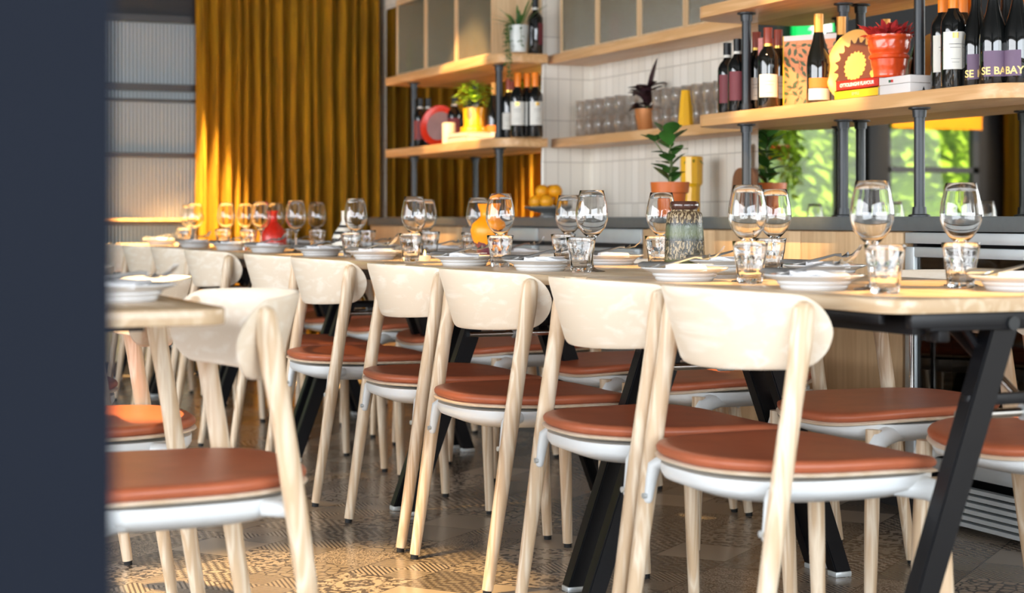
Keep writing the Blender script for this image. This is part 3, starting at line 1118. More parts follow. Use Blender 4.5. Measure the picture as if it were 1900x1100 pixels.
    for side, g in enumerate(grids):
        for j in range(NZ):
            for i in range(NS):
                q = (g[j][i], g[j][i + 1], g[j + 1][i + 1], g[j + 1][i])
                b.faces.new(q if side else q[::-1])
    o_, i_ = grids
    for i in range(NS):
        b.faces.new((o_[0][i], o_[0][i + 1], i_[0][i + 1], i_[0][i]))
        b.faces.new((o_[NZ][i + 1], o_[NZ][i], i_[NZ][i], i_[NZ][i + 1]))
    for j in range(NZ):
        b.faces.new((o_[j + 1][0], o_[j][0], i_[j][0], i_[j + 1][0]))
        b.faces.new((o_[j][NS], o_[j + 1][NS], i_[j + 1][NS], i_[j][NS]))
    bmesh.ops.recalc_face_normals(b, faces=b.faces)
    MB().merge(b).build('backrest', M['ash_y'], t, sharp=1.0)
    return t


CHAIR = Maker(make_chair)
NEAR_X = 1.77
NEAR = [2.83, 3.37, 4.05, 4.63, 5.43, 6.03, 6.99, 7.68, 8.36, 9.05]
for i, y in enumerate(NEAR):
    CHAIR.put((NEAR_X + random.uniform(-0.008, 0.008), y, 0), math.radians(random.uniform(-1.2, 1.2)),
              f'{ORD[i]} ash chair with tan leather seat along the near side of the long table', 'chairs on the near side of the long table')
FAR = [2.87, 3.48, 4.27, 4.83, 5.66, 6.25, 6.95, 7.6, 8.3]
for i, y in enumerate(FAR):
    CHAIR.put((2.52 + random.uniform(-0.01, 0.01), y, 0), PI + math.radians(random.uniform(-1.5, 1.5)),
              f'{ORD[i]} ash chair on the bar side of the long table, seat under the tabletop', 'chairs on the bar side of the long table')
CHAIR.put((0.66, 3.02, 0), PI, 'blurred ash chair nearest the camera, backrest curving past the left table corner', 'chairs at the left table')
CHAIR.put((0.655, 3.84, 0), PI - math.radians(4), 'ash chair behind the nearest blurred one, at the left table', 'chairs at the left table')
CHAIR.put((0.65, 4.75, 0), PI, 'farthest ash chair at the left table, beyond the plates', 'chairs at the left table')


# ------------------------------------------------------------------ tables
TZ = 0.76
def make_table():
    t = thing('folding_table', 'x', 'table')
    L, W = 1.254, 0.72
    MB().prism(rrect(-W / 2, W / 2, -L / 2, L / 2, 0.055), TZ - 0.026, TZ, 0.003).build('tabletop', M['table'], t)
    f = MB()
    for s in (-1, 1):
        f.box(s * 0.27 - 0.014, s * 0.27 + 0.014, -0.58, 0.58, TZ - 0.066, TZ - 0.026, 0.002)
        f.box(-0.27, 0.27, s * 0.60 - 0.012, s * 0.60 + 0.012, TZ - 0.058, TZ - 0.026, 0.002)
        f.box(-0.27, 0.27, s * 0.44 - 0.012, s * 0.44 + 0.012, TZ - 0.05, TZ - 0.026, 0.002)
        f.box(s * 0.335 - 0.006, s * 0.335 + 0.006, -0.56, 0.56, TZ - 0.046, TZ - 0.026, 0.001)
        f.box(-0.31, 0.31, s * 0.603 - 0.010, s * 0.603 + 0.010, TZ - 0.052, TZ - 0.026, 0.002)
        for q in (-1, 1):
            f.tube([(s * 0.17, q * 0.56, TZ - 0.04), (s * 0.115, q * 0.56, TZ - 0.11)], 0.008, 6)
            f.box(s * 0.235 - 0.012, s * 0.235 + 0.012, q * 0.585 - 0.02, q * 0.585 + 0.02, TZ - 0.078, TZ - 0.03, 0.003)
    f.build('rail_frame', M['black'], t)
    for q in (-1, 1):
        yl = q * 0.577
        for s in (-1, 1):
            b = MB()
            top, foot = Vector((s * 0.085, yl, TZ - 0.03)), Vector((s * 0.345, yl, 0.012))
            hw, hd = 0.029, 0.020
            bb = bmesh.new()
            bmesh.ops.create_cube(bb, size=1.0)
            for v in bb.verts:
                c = top if v.co.z > 0 else foot
                v.co = Vector((c.x + v.co.x * 2 * (hw if v.co.z > 0 else hw * 0.8), c.y + v.co.y * 2 * hd, c.z))
            bmesh.ops.bevel(bb, geom=list(bb.edges), offset=0.003, segments=2, affect='EDGES')
            b.merge(bb)
            l = b.build('leg', M['black'], t)
            MB().box(s * 0.345 - 0.024, s * 0.345 + 0.024, yl - 0.02, yl + 0.02, 0.0, 0.014, 0.003).build('foot_pad', M['steel'], l)
            MB().tube([(s * 0.094, yl + q * 0.018, TZ - 0.047), (s * 0.094, yl + q * 0.042, TZ - 0.047)], 0.0125, 16).build('bolt_cap', M['pole'], l)
        MB().box(-0.17, 0.17, yl - 0.011, yl + 0.011, 0.565, 0.585, 0.002).build('cross_bar', M['black'], t)
        MB().tube([(-0.165, yl - q * 0.028, 0.545), (0.165, yl - q * 0.028, 0.545)], 0.009, 14).build('chrome_rod', M['chrome'], t)
        g = MB().tube([(0.0, yl - q * 0.03, 0.55), (0.0, yl - q * 0.16, 0.63)], 0.008, 12).build('gas_strut', M['chrome'], t)
        MB().tube([(0.0, yl - q * 0.14, 0.618), (0.0, yl - q * 0.30, 0.718)], 0.014, 12).build('strut_sleeve', M['black'], g)
        MB().tube([(-0.02, yl - q * 0.028, 0.545), (0.02, yl - q * 0.028, 0.545)], 0.015, 14).build('rod_clamp', M['steel'], t)
    return t


TABLE = Maker(make_table)
TX = 2.13
TY = [3.085, 4.345, 5.605, 6.865, 8.125, 9.13]
for i, y in enumerate(TY[:5]):
    TABLE.put((TX, y, 0), 0, f'{ORD[i]} pale wood folding table with black A-legs in the long dining row', 'folding tables in the long row')
last = TABLE.put((TX, 9.26, 0), 0, 'farthest pale wood folding table of the long row, by the curtain', 'folding tables in the long row')
last.scale = (1, 0.8, 1)


def make_pedestal():
    t = thing('pedestal_table', 'x', 'table')
    MB().prism(rrect(-0.36, 0.36, -0.627, 0.627, 0.05), TZ - 0.026, TZ, 0.003).build('tabletop', M['table'], t)
    MB().box(-0.25, 0.25, -0.5, 0.5, TZ - 0.04, TZ - 0.026, 0.002).build('top_frame', M['black'], t)
    MB().tube([(0, 0, 0.02), (0, 0, TZ - 0.03)], 0.035, 20).build('column', M['black'], t)
    MB().box(-0.25, 0.15, -0.25, 0.25, 0.0, 0.02, 0.004).build('base_plate', M['black'], t)
    return t


PED = Maker(make_pedestal)
PED.put((0.30, 3.26, 0), 0, 'blurred pale wood table at far left with its rounded corner showing', 'tables at left')
PED.put((0.30, 4.52, 0), 0, 'second pale wood table at far left, mostly hidden by the dark column', 'tables at left')


# ------------------------------------------------------------------ tableware
def make_wine():
    t = thing('wine_glass', 'x', 'wine glass')
    outer = [(0.0, 0.0), (0.034, 0.0), (0.036, 0.0015), (0.034, 0.003), (0.015, 0.006), (0.006, 0.012), (0.0042, 0.025), (0.004, 0.06), (0.0048, 0.078), (0.010, 0.088), (0.024, 0.101), (0.036, 0.117), (0.0425, 0.137), (0.0430, 0.152), (0.0405, 0.173), (0.0355, 0.195), (0.0318, 0.2125)]
    rim = [(0.0314, 0.2135), (0.0308, 0.2128)]
    inner = [(0.0343, 0.195), (0.0393, 0.173), (0.0418, 0.152), (0.0413, 0.137), (0.0348, 0.1175), (0.023, 0.1025), (0.010, 0.092), (0.0, 0.089)]
    MB().lathe(outer + rim + inner, 40).build('glass_body', M['glass'], t, sharp=2.0)
    return t


def make_tumbler():
    t = thing('water_tumbler', 'x', 'tumbler')
    def facet(r, z, a):
        k = max(0.0, min(1.0, (0.062 - z) / 0.012)) * max(0.0, min(1.0, z / 0.006))
        return r * (1 - 0.055 * k * (0.5 + 0.5 * math.cos(a * 9)))
    outer = [(0.0, 0.0), (0.024, 0.0), (0.0268, 0.003), (0.0275, 0.010), (0.0290, 0.022), (0.0308, 0.038), (0.0325, 0.052), (0.0345, 0.060), (0.0350, 0.066), (0.0370, 0.080), (0.0385, 0.0905)]
    rim = [(0.0380, 0.0915), (0.0372, 0.0905)]
    b = MB()
    inner = [(0.0355, 0.078), (0.0318, 0.055), (0.0285, 0.034), (0.0258, 0.018), (0.022, 0.0135), (0.0, 0.012)]
    n = 54
    bm = bmesh.new()
    rings = []
    prof = [(r, z, True) for r, z in outer] + [(r, z, False) for r, z in rim + inner]
    for r, z, fac in prof:
        if r == 0:
            rings.append([bm.verts.new((0, 0, z))])
        else:
            rings.append([bm.verts.new(((facet(r, z, 2 * PI * i / n) if fac else r) * math.cos(2 * PI * i / n), (facet(r, z, 2 * PI * i / n) if fac else r) * math.sin(2 * PI * i / n), z)) for i in range(n)])
    for A, B_ in zip(rings, rings[1:]):
        for i in range(n):
            j = (i + 1) % n
            if len(A) == 1:
                bm.faces.new((A[0], B_[j], B_[i]))
            elif len(B_) == 1:
                bm.faces.new((A[i], A[j], B_[0]))
            else:
                bm.faces.new((A[i], A[j], B_[j], B_[i]))
    bmesh.ops.recalc_face_normals(bm, faces=bm.faces)
    b.merge(bm)
    b.build('glass_body', M['glass'], t, sharp=2.0)
    return t


def make_plate():
    t = thing('dinner_plate', 'x', 'plate')
    out = [(0.0, 0.003), (0.055, 0.003), (0.057, 0.0), (0.0620, 0.0), (0.0645, 0.003), (0.0668, 0.0065), (0.0655, 0.0085), (0.0700, 0.0110), (0.0725, 0.0150), (0.0715, 0.0165), (0.0790, 0.0205), (0.0960, 0.0265), (0.0985, 0.0285), (0.0980, 0.0305)]
    inn = [(0.0945, 0.0305), (0.080, 0.0255), (0.068, 0.0215), (0.060, 0.014), (0.050, 0.010), (0.0, 0.009)]
    MB().lathe(out + inn, 56).build('plate_body', M['plate'], t, sharp=1.0)
    return t


def make_napkin():
    b = bmesh.new()
    N, W = 20, 8
    rows = []
    for layer in (0, 1):
        g = []
        for i in range(N + 1):
            row = []
            for j in range(W + 1):
                x = (i / N - 0.5) * 0.165
                y = (j / W - 0.5) * 0.085
                z = 0.004 + 0.006 * abs(math.sin(x * 30 + y * 16)) * (1 - layer * 0.2) + 0.004 * noise.noise(Vector((x * 22, y * 22, 1.0)))
                if layer:
                    z += 0.008 + 0.002 * math.sin(y * 60)
                row.append(b.verts.new((x + 0.004 * math.sin(y * 40), y, z)))
            g.append(row)
        for i in range(N):
            for j in range(W):
                q = (g[i][j], g[i + 1][j], g[i + 1][j + 1], g[i][j + 1])
                b.faces.new(q if layer else q[::-1])
        rows.append(g)
    lo, hi = rows
    for i in range(N):
        b.faces.new((lo[i][0], lo[i + 1][0], hi[i + 1][0], hi[i][0]))
        b.faces.new((lo[i + 1][W], lo[i][W], hi[i][W], hi[i + 1][W]))
    for j in range(W):
        b.faces.new((lo[0][j + 1], lo[0][j], hi[0][j], hi[0][j + 1]))
        b.faces.new((lo[N][j], lo[N][j + 1], hi[N][j + 1], hi[N][j]))
    bmesh.ops.recalc_face_normals(b, faces=b.faces)
    o = MB().merge(b).build('napkin', M['linen'], None, sharp=1.4)
    return tag(o, 'x', 'napkin')


def make_fork():
    t = thing('fork', 'x', 'fork')
    MB().tube([(-0.075, 0, 0.0), (-0.05, 0, 0.002), (0.0, 0, 0.009), (0.03, 0, 0.013), (0.045, 0, 0.010)], [0.0035, 0.0055, 0.003, 0.0026, 0.0045], 8, sx=1.0).build('handle', M['cutlery'], t)
    m_ = MB()
    m_.tube([(0.043, 0, 0.009), (0.05, 0, 0.007), (0.062, 0, 0.006)], [0.004, 0.0095, 0.0105], 8, sx=0.95)
    for k in range(4):
        y = (k - 1.5) * 0.0058
        m_.tube([(0.058, y, 0.006), (0.075, y, 0.008), (0.090, y, 0.018), (0.098, y * 0.95, 0.028)], [0.0021, 0.0021, 0.0019, 0.0011], 6)
    # flatten the shoulder of the head
    for v in m_.bm.verts:
        if 0.04 < v.co.x < 0.0625:
            v.co.z = 0.0065 + (v.co.z - 0.0065) * 0.3
    m_.build('fork_head', M['cutlery'], t)
    return t


def make_knife():
    t = thing('table_knife', 'x', 'knife')
    MB().tube([(-0.085, 0, 0.003), (-0.075, 0, 0.005), (-0.03, 0, 0.005), (0.0, 0, 0.005)], [0.004, 0.0062, 0.0052, 0.0042], 8).build('handle', M['cutlery'], t)
    MB().prism([(0.0, -0.004), (0.07, -0.007), (0.082, -0.003), (0.085, 0.004), (0.0, 0.004)], 0.004, 0.006, 0.0006).build('blade', M['cutlery'], t)
    return t


WINE, TUMB, PLATE, NAPK, FORK, KNIFE = (Maker(f_) for f_ in (make_wine, make_tumbler, make_plate, make_napkin, make_fork, make_knife))


def rank(i, n):
    return 'rightmost' if i == 0 else ('leftmost' if i == n - 1 else f'{ORD[i]} from the right')


near_w = [1618, 1387, 1098, 928, 768, 660, 549, 484, 420, 362]
for i, px in enumerate(near_w):
    x = 1.985
    WINE.put((x, yat(px, x), TZ), 0, f'empty wine glass in the near row on the long table, {rank(i, len(near_w))}', 'wine glasses in the near row')
far_w = [(1783, 2.27), (1437, 2.33), (1227, 2.33), (1055, 2.33), (887, 2.33), (790, 2.33), (588, 2.30), (512, 2.28), (455, 2.24), (350, 2.1)]
for i, (px, x) in enumerate(far_w):
    WINE.put((x, yat(px, x), TZ), 0, f'empty wine glass in the bar-side row on the long table, {rank(i, len(far_w))}', 'wine glasses in the bar-side row')
near_t = [1642, 1392, 1078, 928, 762, 651, 461, 414, 341]
for i, px in enumerate(near_t):
    x = 1.925 if i else 1.90
    TUMB.put((x, yat(px, x), TZ), i * 0.3, f'fluted water tumbler in the near row on the long table, {rank(i, len(near_t))}', 'water tumblers in the near row')
far_t = [(1783, 2.19), (1430, 2.25), (1222, 2.25), (1045, 2.25), (876, 2.24), (797, 2.22), (680, 2.24), (589, 2.2), (528, 2.2)]
for i, (px, x) in enumerate(far_t):
    TUMB.put((x, yat(px, x), TZ), i * 0.4, f'fluted water tumbler in the bar-side row on the long table, {rank(i, len(far_t))}', 'water tumblers in the bar-side row')

near_p = [1510, 1270, 1003, 862, 695, 595, 497, 430, 362, 300]
far_p = [(1893, 2.22), (1530, 2.30), (1345, 2.34), (1135, 2.34), (962, 2.34), (825, 2.34), (700, 2.34), (560, 2.3)]
settings = []
for i, px in enumerate(near_p):
    settings.append((1.885, yat(px, 1.885), 'near side', i, len(near_p), TZ))
for i, (px, x) in enumerate(far_p):
    settings.append((x, yat(px, x), 'bar side', i, len(far_p), TZ))
for (x, y, side, i, n, z) in settings:
    r = rank(i, n)
    PLATE.put((x, y, z), 0, f'white ridged plate with napkin, {side} of long table, {r}', f'plates on the {side}')
    a = random.uniform(-0.35, 0.35) + (PI / 2 if side == 'near side' else PI / 2)
    NAPK.put((x, y, z + 0.0205), a + random.uniform(-0.4, 0.1), f'folded white napkin on the {side} plate, {r}', f'napkins on the {side}')
    fa = math.radians(random.uniform(-55, -8))
    fk = FORK.put((x - 0.006, y - 0.004, z + 0.037), fa, f'steel fork lying on the {side} napkin, {r}', f'forks on the {side}')
    fk.rotation_euler = (0, -0.14, fa)
    KNIFE.put((x - 0.012, y + 0.018, z + 0.032), fa + 0.25, f'steel knife lying on the {side} napkin, {r}', f'knives on the {side}')
for (x, y, lab) in ((0.54, 2.93, 'front plate on the left table, near its rounded corner'), (0.50, 3.62, 'rear plate on the left table, half behind the dark column')):
    PLATE.put((x, y, TZ), 0, f'blurred white {lab}', 'plates on the left table')
    NAPK.put((x, y, TZ + 0.0205), 1.2, f'folded white napkin on the {lab}', 'napkins on the left table')
    FORK.put((x + 0.01, y, TZ + 0.036), math.radians(-40), f'steel fork on the {lab}', 'forks on the left table')
    KNIFE.put((x - 0.012, y + 0.02, TZ + 0.036), math.radians(-25), f'steel knife on the {lab}', 'knives on the left table')


def simple(name, label, cat, prof, mat, loc, n=40, part='body', fn=None, sharp=0.8):
    t = thing(name, label, cat, loc)
    MB().lathe(prof, n, fn=fn).build(part, mat, t, sharp=sharp)
    return t


# vases on the long table
t = thing('vase', 'tall brown and green drip-glazed stoneware vase beside the tumblers', 'vase', (2.31, yat(1270, 2.31), TZ))
MB().lathe([(0, 0), (0.053, 0), (0.056, 0.004), (0.057, 0.03), (0.054, 0.08), (0.051, 0.12), (0.0485, 0.15), (0.046, 0.156), (0.036, 0.160), (0.034, 0.166), (0.035, 0.170)], 44).build('body', M['lava'], t)
MB().lathe([(0.034, 0.163), (0.038, 0.166), (0.0405, 0.173), (0.0395, 0.182), (0.036, 0.187), (0.031, 0.185), (0.029, 0.17), (0.029, 0.12), (0.0, 0.11)], 44).build('rim', plain('brown_rim_glaze', (78, 48, 38), 0.18, var=0.2, vscale=50, coat=0.5), t)
simple('vase', 'orange and plum dripped vase with flared neck behind the glasses', 'vase',
       [(0, 0), (0.034, 0), (0.038, 0.004), (0.043, 0.04), (0.058, 0.075), (0.063, 0.10), (0.056, 0.122), (0.038, 0.138), (0.030, 0.146), (0.030, 0.16), (0.040, 0.188), (0.037, 0.188), (0.027, 0.16), (0.026, 0.12), (0, 0.11)], M['dripvase'], (2.2, yat(908, 2.2), TZ))
simple('vase', 'red carved bottle vase standing among the far glasses', 'vase',
       [(0, 0), (0.055, 0), (0.06, 0.004), (0.062, 0.05), (0.055, 0.085), (0.034, 0.11), (0.020, 0.125), (0.018, 0.16), (0.026, 0.175), (0.022, 0.175), (0.014, 0.15), (0, 0.14)], M['red_vase'], (2.12, yat(507, 2.12), TZ))
simple('vase', 'black and white striped round vase behind a tumbler', 'vase',
       [(0, 0), (0.035, 0), (0.040, 0.004), (0.052, 0.03), (0.054, 0.05), (0.045, 0.08), (0.022, 0.11), (0.014, 0.13), (0.014, 0.165), (0.017, 0.17), (0.012, 0.17), (0.010, 0.13), (0, 0.12)], M['stripe'], (2.16, yat(640, 2.16), TZ))
t = thing('tealight', 'small lit cream tealight on the table beside a tumbler', 'candle', (2.0, yat(788, 2.0), TZ))
MB().lathe([(0, 0), (0.019, 0), (0.020, 0.002), (0.020, 0.016), (0.017, 0.016), (0.016, 0.013), (0, 0.013)], 24).build('wax', M['candle'], t)
MB().lathe([(0, 0.013), (0.004, 0.019), (0.003, 0.027), (0, 0.036)], 12).build('flame', emit('flame', (255, 190, 90), 12.0), t)

# ------------------------------------------------------------------ bar counter
XC = 3.135
SY = XC / 3.22
t = thing('bar_worktop', 'long charcoal stone worktop along the bar wall', 'worktop')
MB().prism([(XC - 0.02, 1.8), (XR - 0.001, 1.8), (XR - 0.001, 5.598), (XB - 0.001, 5.598), (XB - 0.001, YR - 0.002), (XM - 0.001, YR - 0.002), (XM - 0.001, 9.30), (XC - 0.02, 9.30)], 0.862, 0.905, 0.002).build('slab', M['counter'], t)
# (the slab runs in front of the mirror piers)


def wood_cabinet(y0, y1, ndoors, label):
    y0, y1 = y0 * SY, y1 * SY
    t_ = thing('bar_cabinet', label, 'cabinet', (XC, (y0 + y1) / 2, 0), group='wooden bar cabinets')
    hw = (y1 - y0) / 2
    MB().box(0.022, 0.17, -hw + 0.001, hw - 0.001, 0.10, 0.86).build('body', M['oak_z'], t_, smooth=False)
    MB().box(0.10, 0.16, -hw, hw, 0.0, 0.10).build('plinth', M['plinth'], t_, smooth=False)
    w = 2 * hw / ndoors
    for k in range(ndoors):
        a = -hw + w * k
        MB().box(0.0, 0.020, a + 0.002, a + w - 0.002, 0.105, 0.857, 0.001).build('door', M['oak_z'], t_)


def steel_fridge(y0, y1, ndoors, label):
    y0, y1 = y0 * SY, y1 * SY
    t_ = thing('undercounter_fridge', label, 'fridge', (XC, (y0 + y1) / 2, 0), group='undercounter fridges')
    hw = (y1 - y0) / 2
    MB().box(0.03, 0.17, -hw + 0.002, hw - 0.002, 0.08, 0.86).build('body', M['plinth'], t_, smooth=False)
    MB().box(0.0, 0.03, -hw + 0.002, hw - 0.002, 0.80, 0.857, 0.002).build('control_panel', M['steel'], t_)
    w = (2 * hw - 0.03) / ndoors
    for k in range(ndoors):
        a = -hw + 0.015 + w * k
        d = MB().box(-0.004, 0.028, a + 0.006, a + w - 0.006, 0.15, 0.78, 0.004).build('door', M['steel'], t_)
        MB().box(-0.012, 0.0, a + 0.02, a + w - 0.02, 0.768, 0.778, 0.002).build('handle', M['steel'], d)
    g = MB()
    for k in range(5):
        g.box(0.005, 0.03, -hw + 0.03, hw - 0.03, 0.03 + k * 0.02, 0.04 + k * 0.02)
    g.build('vent_grille', M['steel'], t_, smooth=False)


wood_cabinet(8.13, 9.56, 2, 'pale wood bar cabinet at the far left end of the counter')
steel_fridge(7.19, 8.12, 1, 'stainless undercounter fridge beside the far wood cabinet')
steel_fridge(6.16, 7.18, 2, 'two-door stainless undercounter fridge behind the middle of the table')
wood_cabinet(4.42, 6.15, 3, 'three-door pale wood bar cabinet behind the right wine glasses')
# glass-door wine fridge
y0, y1 = 3.62 * SY, 4.41 * SY
t = thing('wine_fridge', 'glass-fronted wine fridge with steel frame under the counter at right', 'fridge', (XC, (y0 + y1) / 2, 0))
hw = (y1 - y0) / 2
MB().box(0.16, 0.17, -hw, hw, 0.06, 0.86).box(0.03, 0.17, -hw, -hw + 0.02, 0.06, 0.86).box(0.03, 0.17, hw - 0.02, hw, 0.06, 0.86).box(0.03, 0.17, -hw, hw, 0.06, 0.12).build('body', M['plinth'], t, smooth=False)
MB().box(0.0, 0.03, -hw, hw, 0.825, 0.858, 0.002).build('control_panel', M['steel'], t)
d = MB().box(-0.004, 0.028, hw - 0.05, hw - 0.004, 0.16, 0.815, 0.003).box(-0.004, 0.028, -hw + 0.004, -hw + 0.05, 0.16, 0.815, 0.003).box(-0.003, 0.027, -hw + 0.01, hw - 0.01, 0.16, 0.20, 0.003).box(-0.003, 0.027, -hw + 0.01, hw - 0.01, 0.785, 0.815, 0.003).build('door', M['steel'], t)
MB().box(0.008, 0.013, -hw + 0.05, hw - 0.05, 0.20, 0.785).build('glass_pane', glass('smoked_glass', (120, 120, 116)), d, smooth=False)
MB().tube([(-0.03, hw - 0.075, 0.3), (-0.03, hw - 0.075, 0.7)], 0.008, 10).build('handle', M['chrome'], d)
for z in (0.36, 0.55):
    MB().box(0.03, 0.16, -hw + 0.03, hw - 0.03, z, z + 0.02).build('shelf', M['oak_y'], t, smooth=False)
g = MB()
for k in range(6):
    g.box(-0.004, 0.02, -hw + 0.06, hw - 0.06, 0.02 + k * 0.02, 0.032 + k * 0.02)
g.build('vent_grille', M['steel'], t, smooth=False)
wood_cabinet(2.0, 3.61, 2, 'pale wood bar cabinet at the near right end of the counter')

# ------------------------------------------------------------------ shelving
ZS, ZU = 1.281, 1.680      # top faces of the lower and the upper shelves
TS = 0.043
def shelf(y0, y1, z, label, r0, r1, x0=3.15, x1=XM - 0.002):
    t_ = thing('wall_shelf', label, 'shelf', (0, 0, 0))
    MB().prism(rrect(x0, x1, y0, y1, 0.13, 10, (r0, 0, 0, r1)), z - TS, z, 0.002).build('board', M['oak_y'], t_)
    return t_


YL0, YL1 = 7.46, 9.10
YN0, YN1 = 3.86, 5.66
shelf(YL0, YL1, ZS, 'lower oak shelf of the far left unit, carrying plant pot and bottles', 1, 0)
shelf(YL0, YL1, ZU, 'upper oak shelf of the far left unit, under the glass cabinet', 1, 0)
shelf(YN0, YN1, ZS, 'long oak shelf at right carrying books, red pot and wine bottles', 1, 1, 3.15, XR - 0.001)
shelf(YN0, YN1, ZU, 'upper oak shelf at right, near the top edge', 1, 1, 3.15, XR - 0.001)
# the two shelves across the tiled recess
t = thing('wall_shelf', 'oak shelf across the white tiled recess, carrying stacked glasses', 'shelf')
MB().box(3.45, XB - 0.001, 5.605, YR - 0.002, ZS - TS, ZS, 0.002).build('board', M['oak_y'], t)
t = thing('wall_shelf', 'high oak shelf across the recess, under the reeded glass cabinet', 'shelf')
MB().box(3.43, XB - 0.001, 5.605, YR - 0.002, ZU - TS, ZU, 0.002).build('board', M['oak_y'], t)


def pole(px, x, segs, label):
    y = yat(px, x)
    t_ = thing('shelf_pole', label, 'pole', (x, y, 0), group='metal shelf poles')
    for z0, z1 in segs:
        MB().tube([(0, 0, z0), (0, 0, z1)], 0.0165, 18).build('tube', M['pole'], t_)
        for z, s in ((z0, 1), (z1, -1)):
            MB().lathe([(0, z), (0.033, z), (0.033, z + s * 0.005), (0.022, z + s * 0.008), (0.0205, z + s * 0.03), (0.0165, z + s * 0.03)], 20).build('flange', M['pole'], t_)
    return t_


SEG = [(0.905, ZS - TS), (ZS, ZU - TS)]
pole(768, 3.22, SEG, 'leftmost grey metal pole holding the far left shelves')
pole(926, 3.22, SEG, 'grey metal pole left of the orange-topped bottles, far left shelves')
pole(1385, 3.22, SEG, 'dark metal pole left of the botanical book on the right shelves')
pole(1565, 3.385, SEG, 'added dark pole standing in for a mirror reflection, between the botanical book and the sunburst tray')  # added pole, stands in for the front pole's reflection in the mirror
pole(1706, 3.22, SEG + [(ZU, 2.3)], 'dark metal pole right of the red planter')


# cabinets with reeded doors
def glass_cabinet(x0, x1, ys, z0, z1, label, xback):
    t_ = thing('glass_cabinet', label, 'cabinet')
    ya, yb = min(ys), max(ys)
    f_ = MB()
    f_.box(x0, xback, ya, ya + 0.018, z0, z1).box(x0, xback, yb - 0.018, yb, z0, z1).box(x0, xback, ya, yb, z1 - 0.02, z1)
    f_.build('case', M['oak_z'], t_, smooth=False)
    MB().box(xback - 0.008, xback, ya + 0.018, yb - 0.018, z0, z1 - 0.02).build('back_panel', plain('grey_brown_lining', (176, 158, 134), 0.7), t_, smooth=False)
    ys = sorted(ys)
    for a, b_ in zip(ys, ys[1:]):
        w = 0.02
        d_ = MB().box(x0 - 0.018, x0, a + 0.002, a + w, z0, z1).box(x0 - 0.018, x0, b_ - w, b_ - 0.002, z0, z1).box(x0 - 0.017, x0 - 0.001, a + w, b_ - w, z0, z0 + 0.012).box(x0 - 0.017, x0 - 0.001, a + w, b_ - w, z1 - 0.03, z1).build('door', M['oak_z'], t_)
        MB().box(x0 - 0.012, x0 - 0.006, a + w, b_ - w, z0 + 0.012, z1 - 0.03).build('reeded_pane', M['reeded'], d_, smooth=False)


glass_cabinet(3.19, 3.40, [8.98, 8.52, 8.08, 7.60], ZU, 2.10, 'oak wall cabinet with reeded glass doors at the far left', XM - 0.002)
glass_cabinet(3.47, 3.66, [7.44, 7.04, 6.63, 6.22, 5.82, 5.67], ZU, 2.30, 'oak wall cabinet with reeded glass doors above the tiled recess', XB - 0.002)


# ------------------------------------------------------------------ bottles
def text_mesh(txt, size, bold=0.0):
    cu = bpy.data.curves.new('txt', 'FONT')
    cu.body = txt
    cu.size = size
    cu.offset = bold
    cu.align_x = 'CENTER'
    cu.extrude = 0.0003
    o = bpy.data.objects.new('txt', cu)
    COL.objects.link(o)
    dg = bpy.context.evaluated_depsgraph_get()
    me = bpy.data.meshes.new_from_object(o.evaluated_get(dg))
    bpy.data.objects.remove(o)
    bpy.data.curves.remove(cu)
    return me


def wrap_text(txt, size, r, z, ang, bold=0.0):
    """mesh text wrapped on a cylinder of radius r, centred at angle ang"""
    me = text_mesh(txt, size, bold)
    bm = bmesh.new()
    bm.from_mesh(me)
    bpy.data.meshes.remove(me)
    bmesh.ops.subdivide_edges(bm, edges=[e for e in bm.edges if e.calc_length() > 0.006], cuts=2)
    for v in bm.verts:
        a = ang + v.co.x / r
        rr = r + 0.0004 + v.co.z
        v.co = Vector((rr * math.cos(a), rr * math.sin(a), z + v.co.y))
    return MB().merge(bm)


FACE = math.radians(-118)     # the way labels face: towards the room and the camera


def bordeaux(h=0.30):
    s = h / 0.30
    return [(0, 0), (0.035, 0), (0.037, 0.004), (0.037, 0.185 * s), (0.0355, 0.198 * s), (0.028, 0.215 * s), (0.018, 0.228 * s), (0.0145, 0.240 * s), (0.0145, 0.292 * s), (0.0155, 0.293 * s), (0.0155, h), (0, h)]


def burgundy(h=0.30):
    s = h / 0.30
    return [(0, 0), (0.037, 0), (0.040, 0.004), (0.040, 0.13 * s), (0.037, 0.155 * s), (0.029, 0.185 * s), (0.021, 0.212 * s), (0.0155, 0.24 * s), (0.0145, 0.292 * s), (0.0155, 0.293 * s), (0.0155, h), (0, h)]


def label_patch(r, z0, z1, ang, half, mat, parent, name='label', n=14):
    b = bmesh.new()
    for side, rr in enumerate((r + 0.0003, r + 0.0007)):
        pass
    lo = [[b.verts.new(((r + dr) * math.cos(ang + half * (2 * i / n - 1)), (r + dr) * math.sin(ang + half * (2 * i / n - 1)), z)) for i in range(n + 1)] for (dr, z) in ((0.0002, z0), (0.0006, z0), (0.0006, z1), (0.0002, z1))]
    for q in range(4):
        A, B_ = lo[q], lo[(q + 1) % 4]
        for i in range(n):
            b.faces.new((A[i], A[i + 1], B_[i + 1], B_[i]))
    b.faces.new([lo[q][0] for q in range(4)])
    b.faces.new([lo[q][n] for q in range(3, -1, -1)])
    bmesh.ops.recalc_face_normals(b, faces=b.faces)
    return MB().merge(b).build(name, mat, parent)


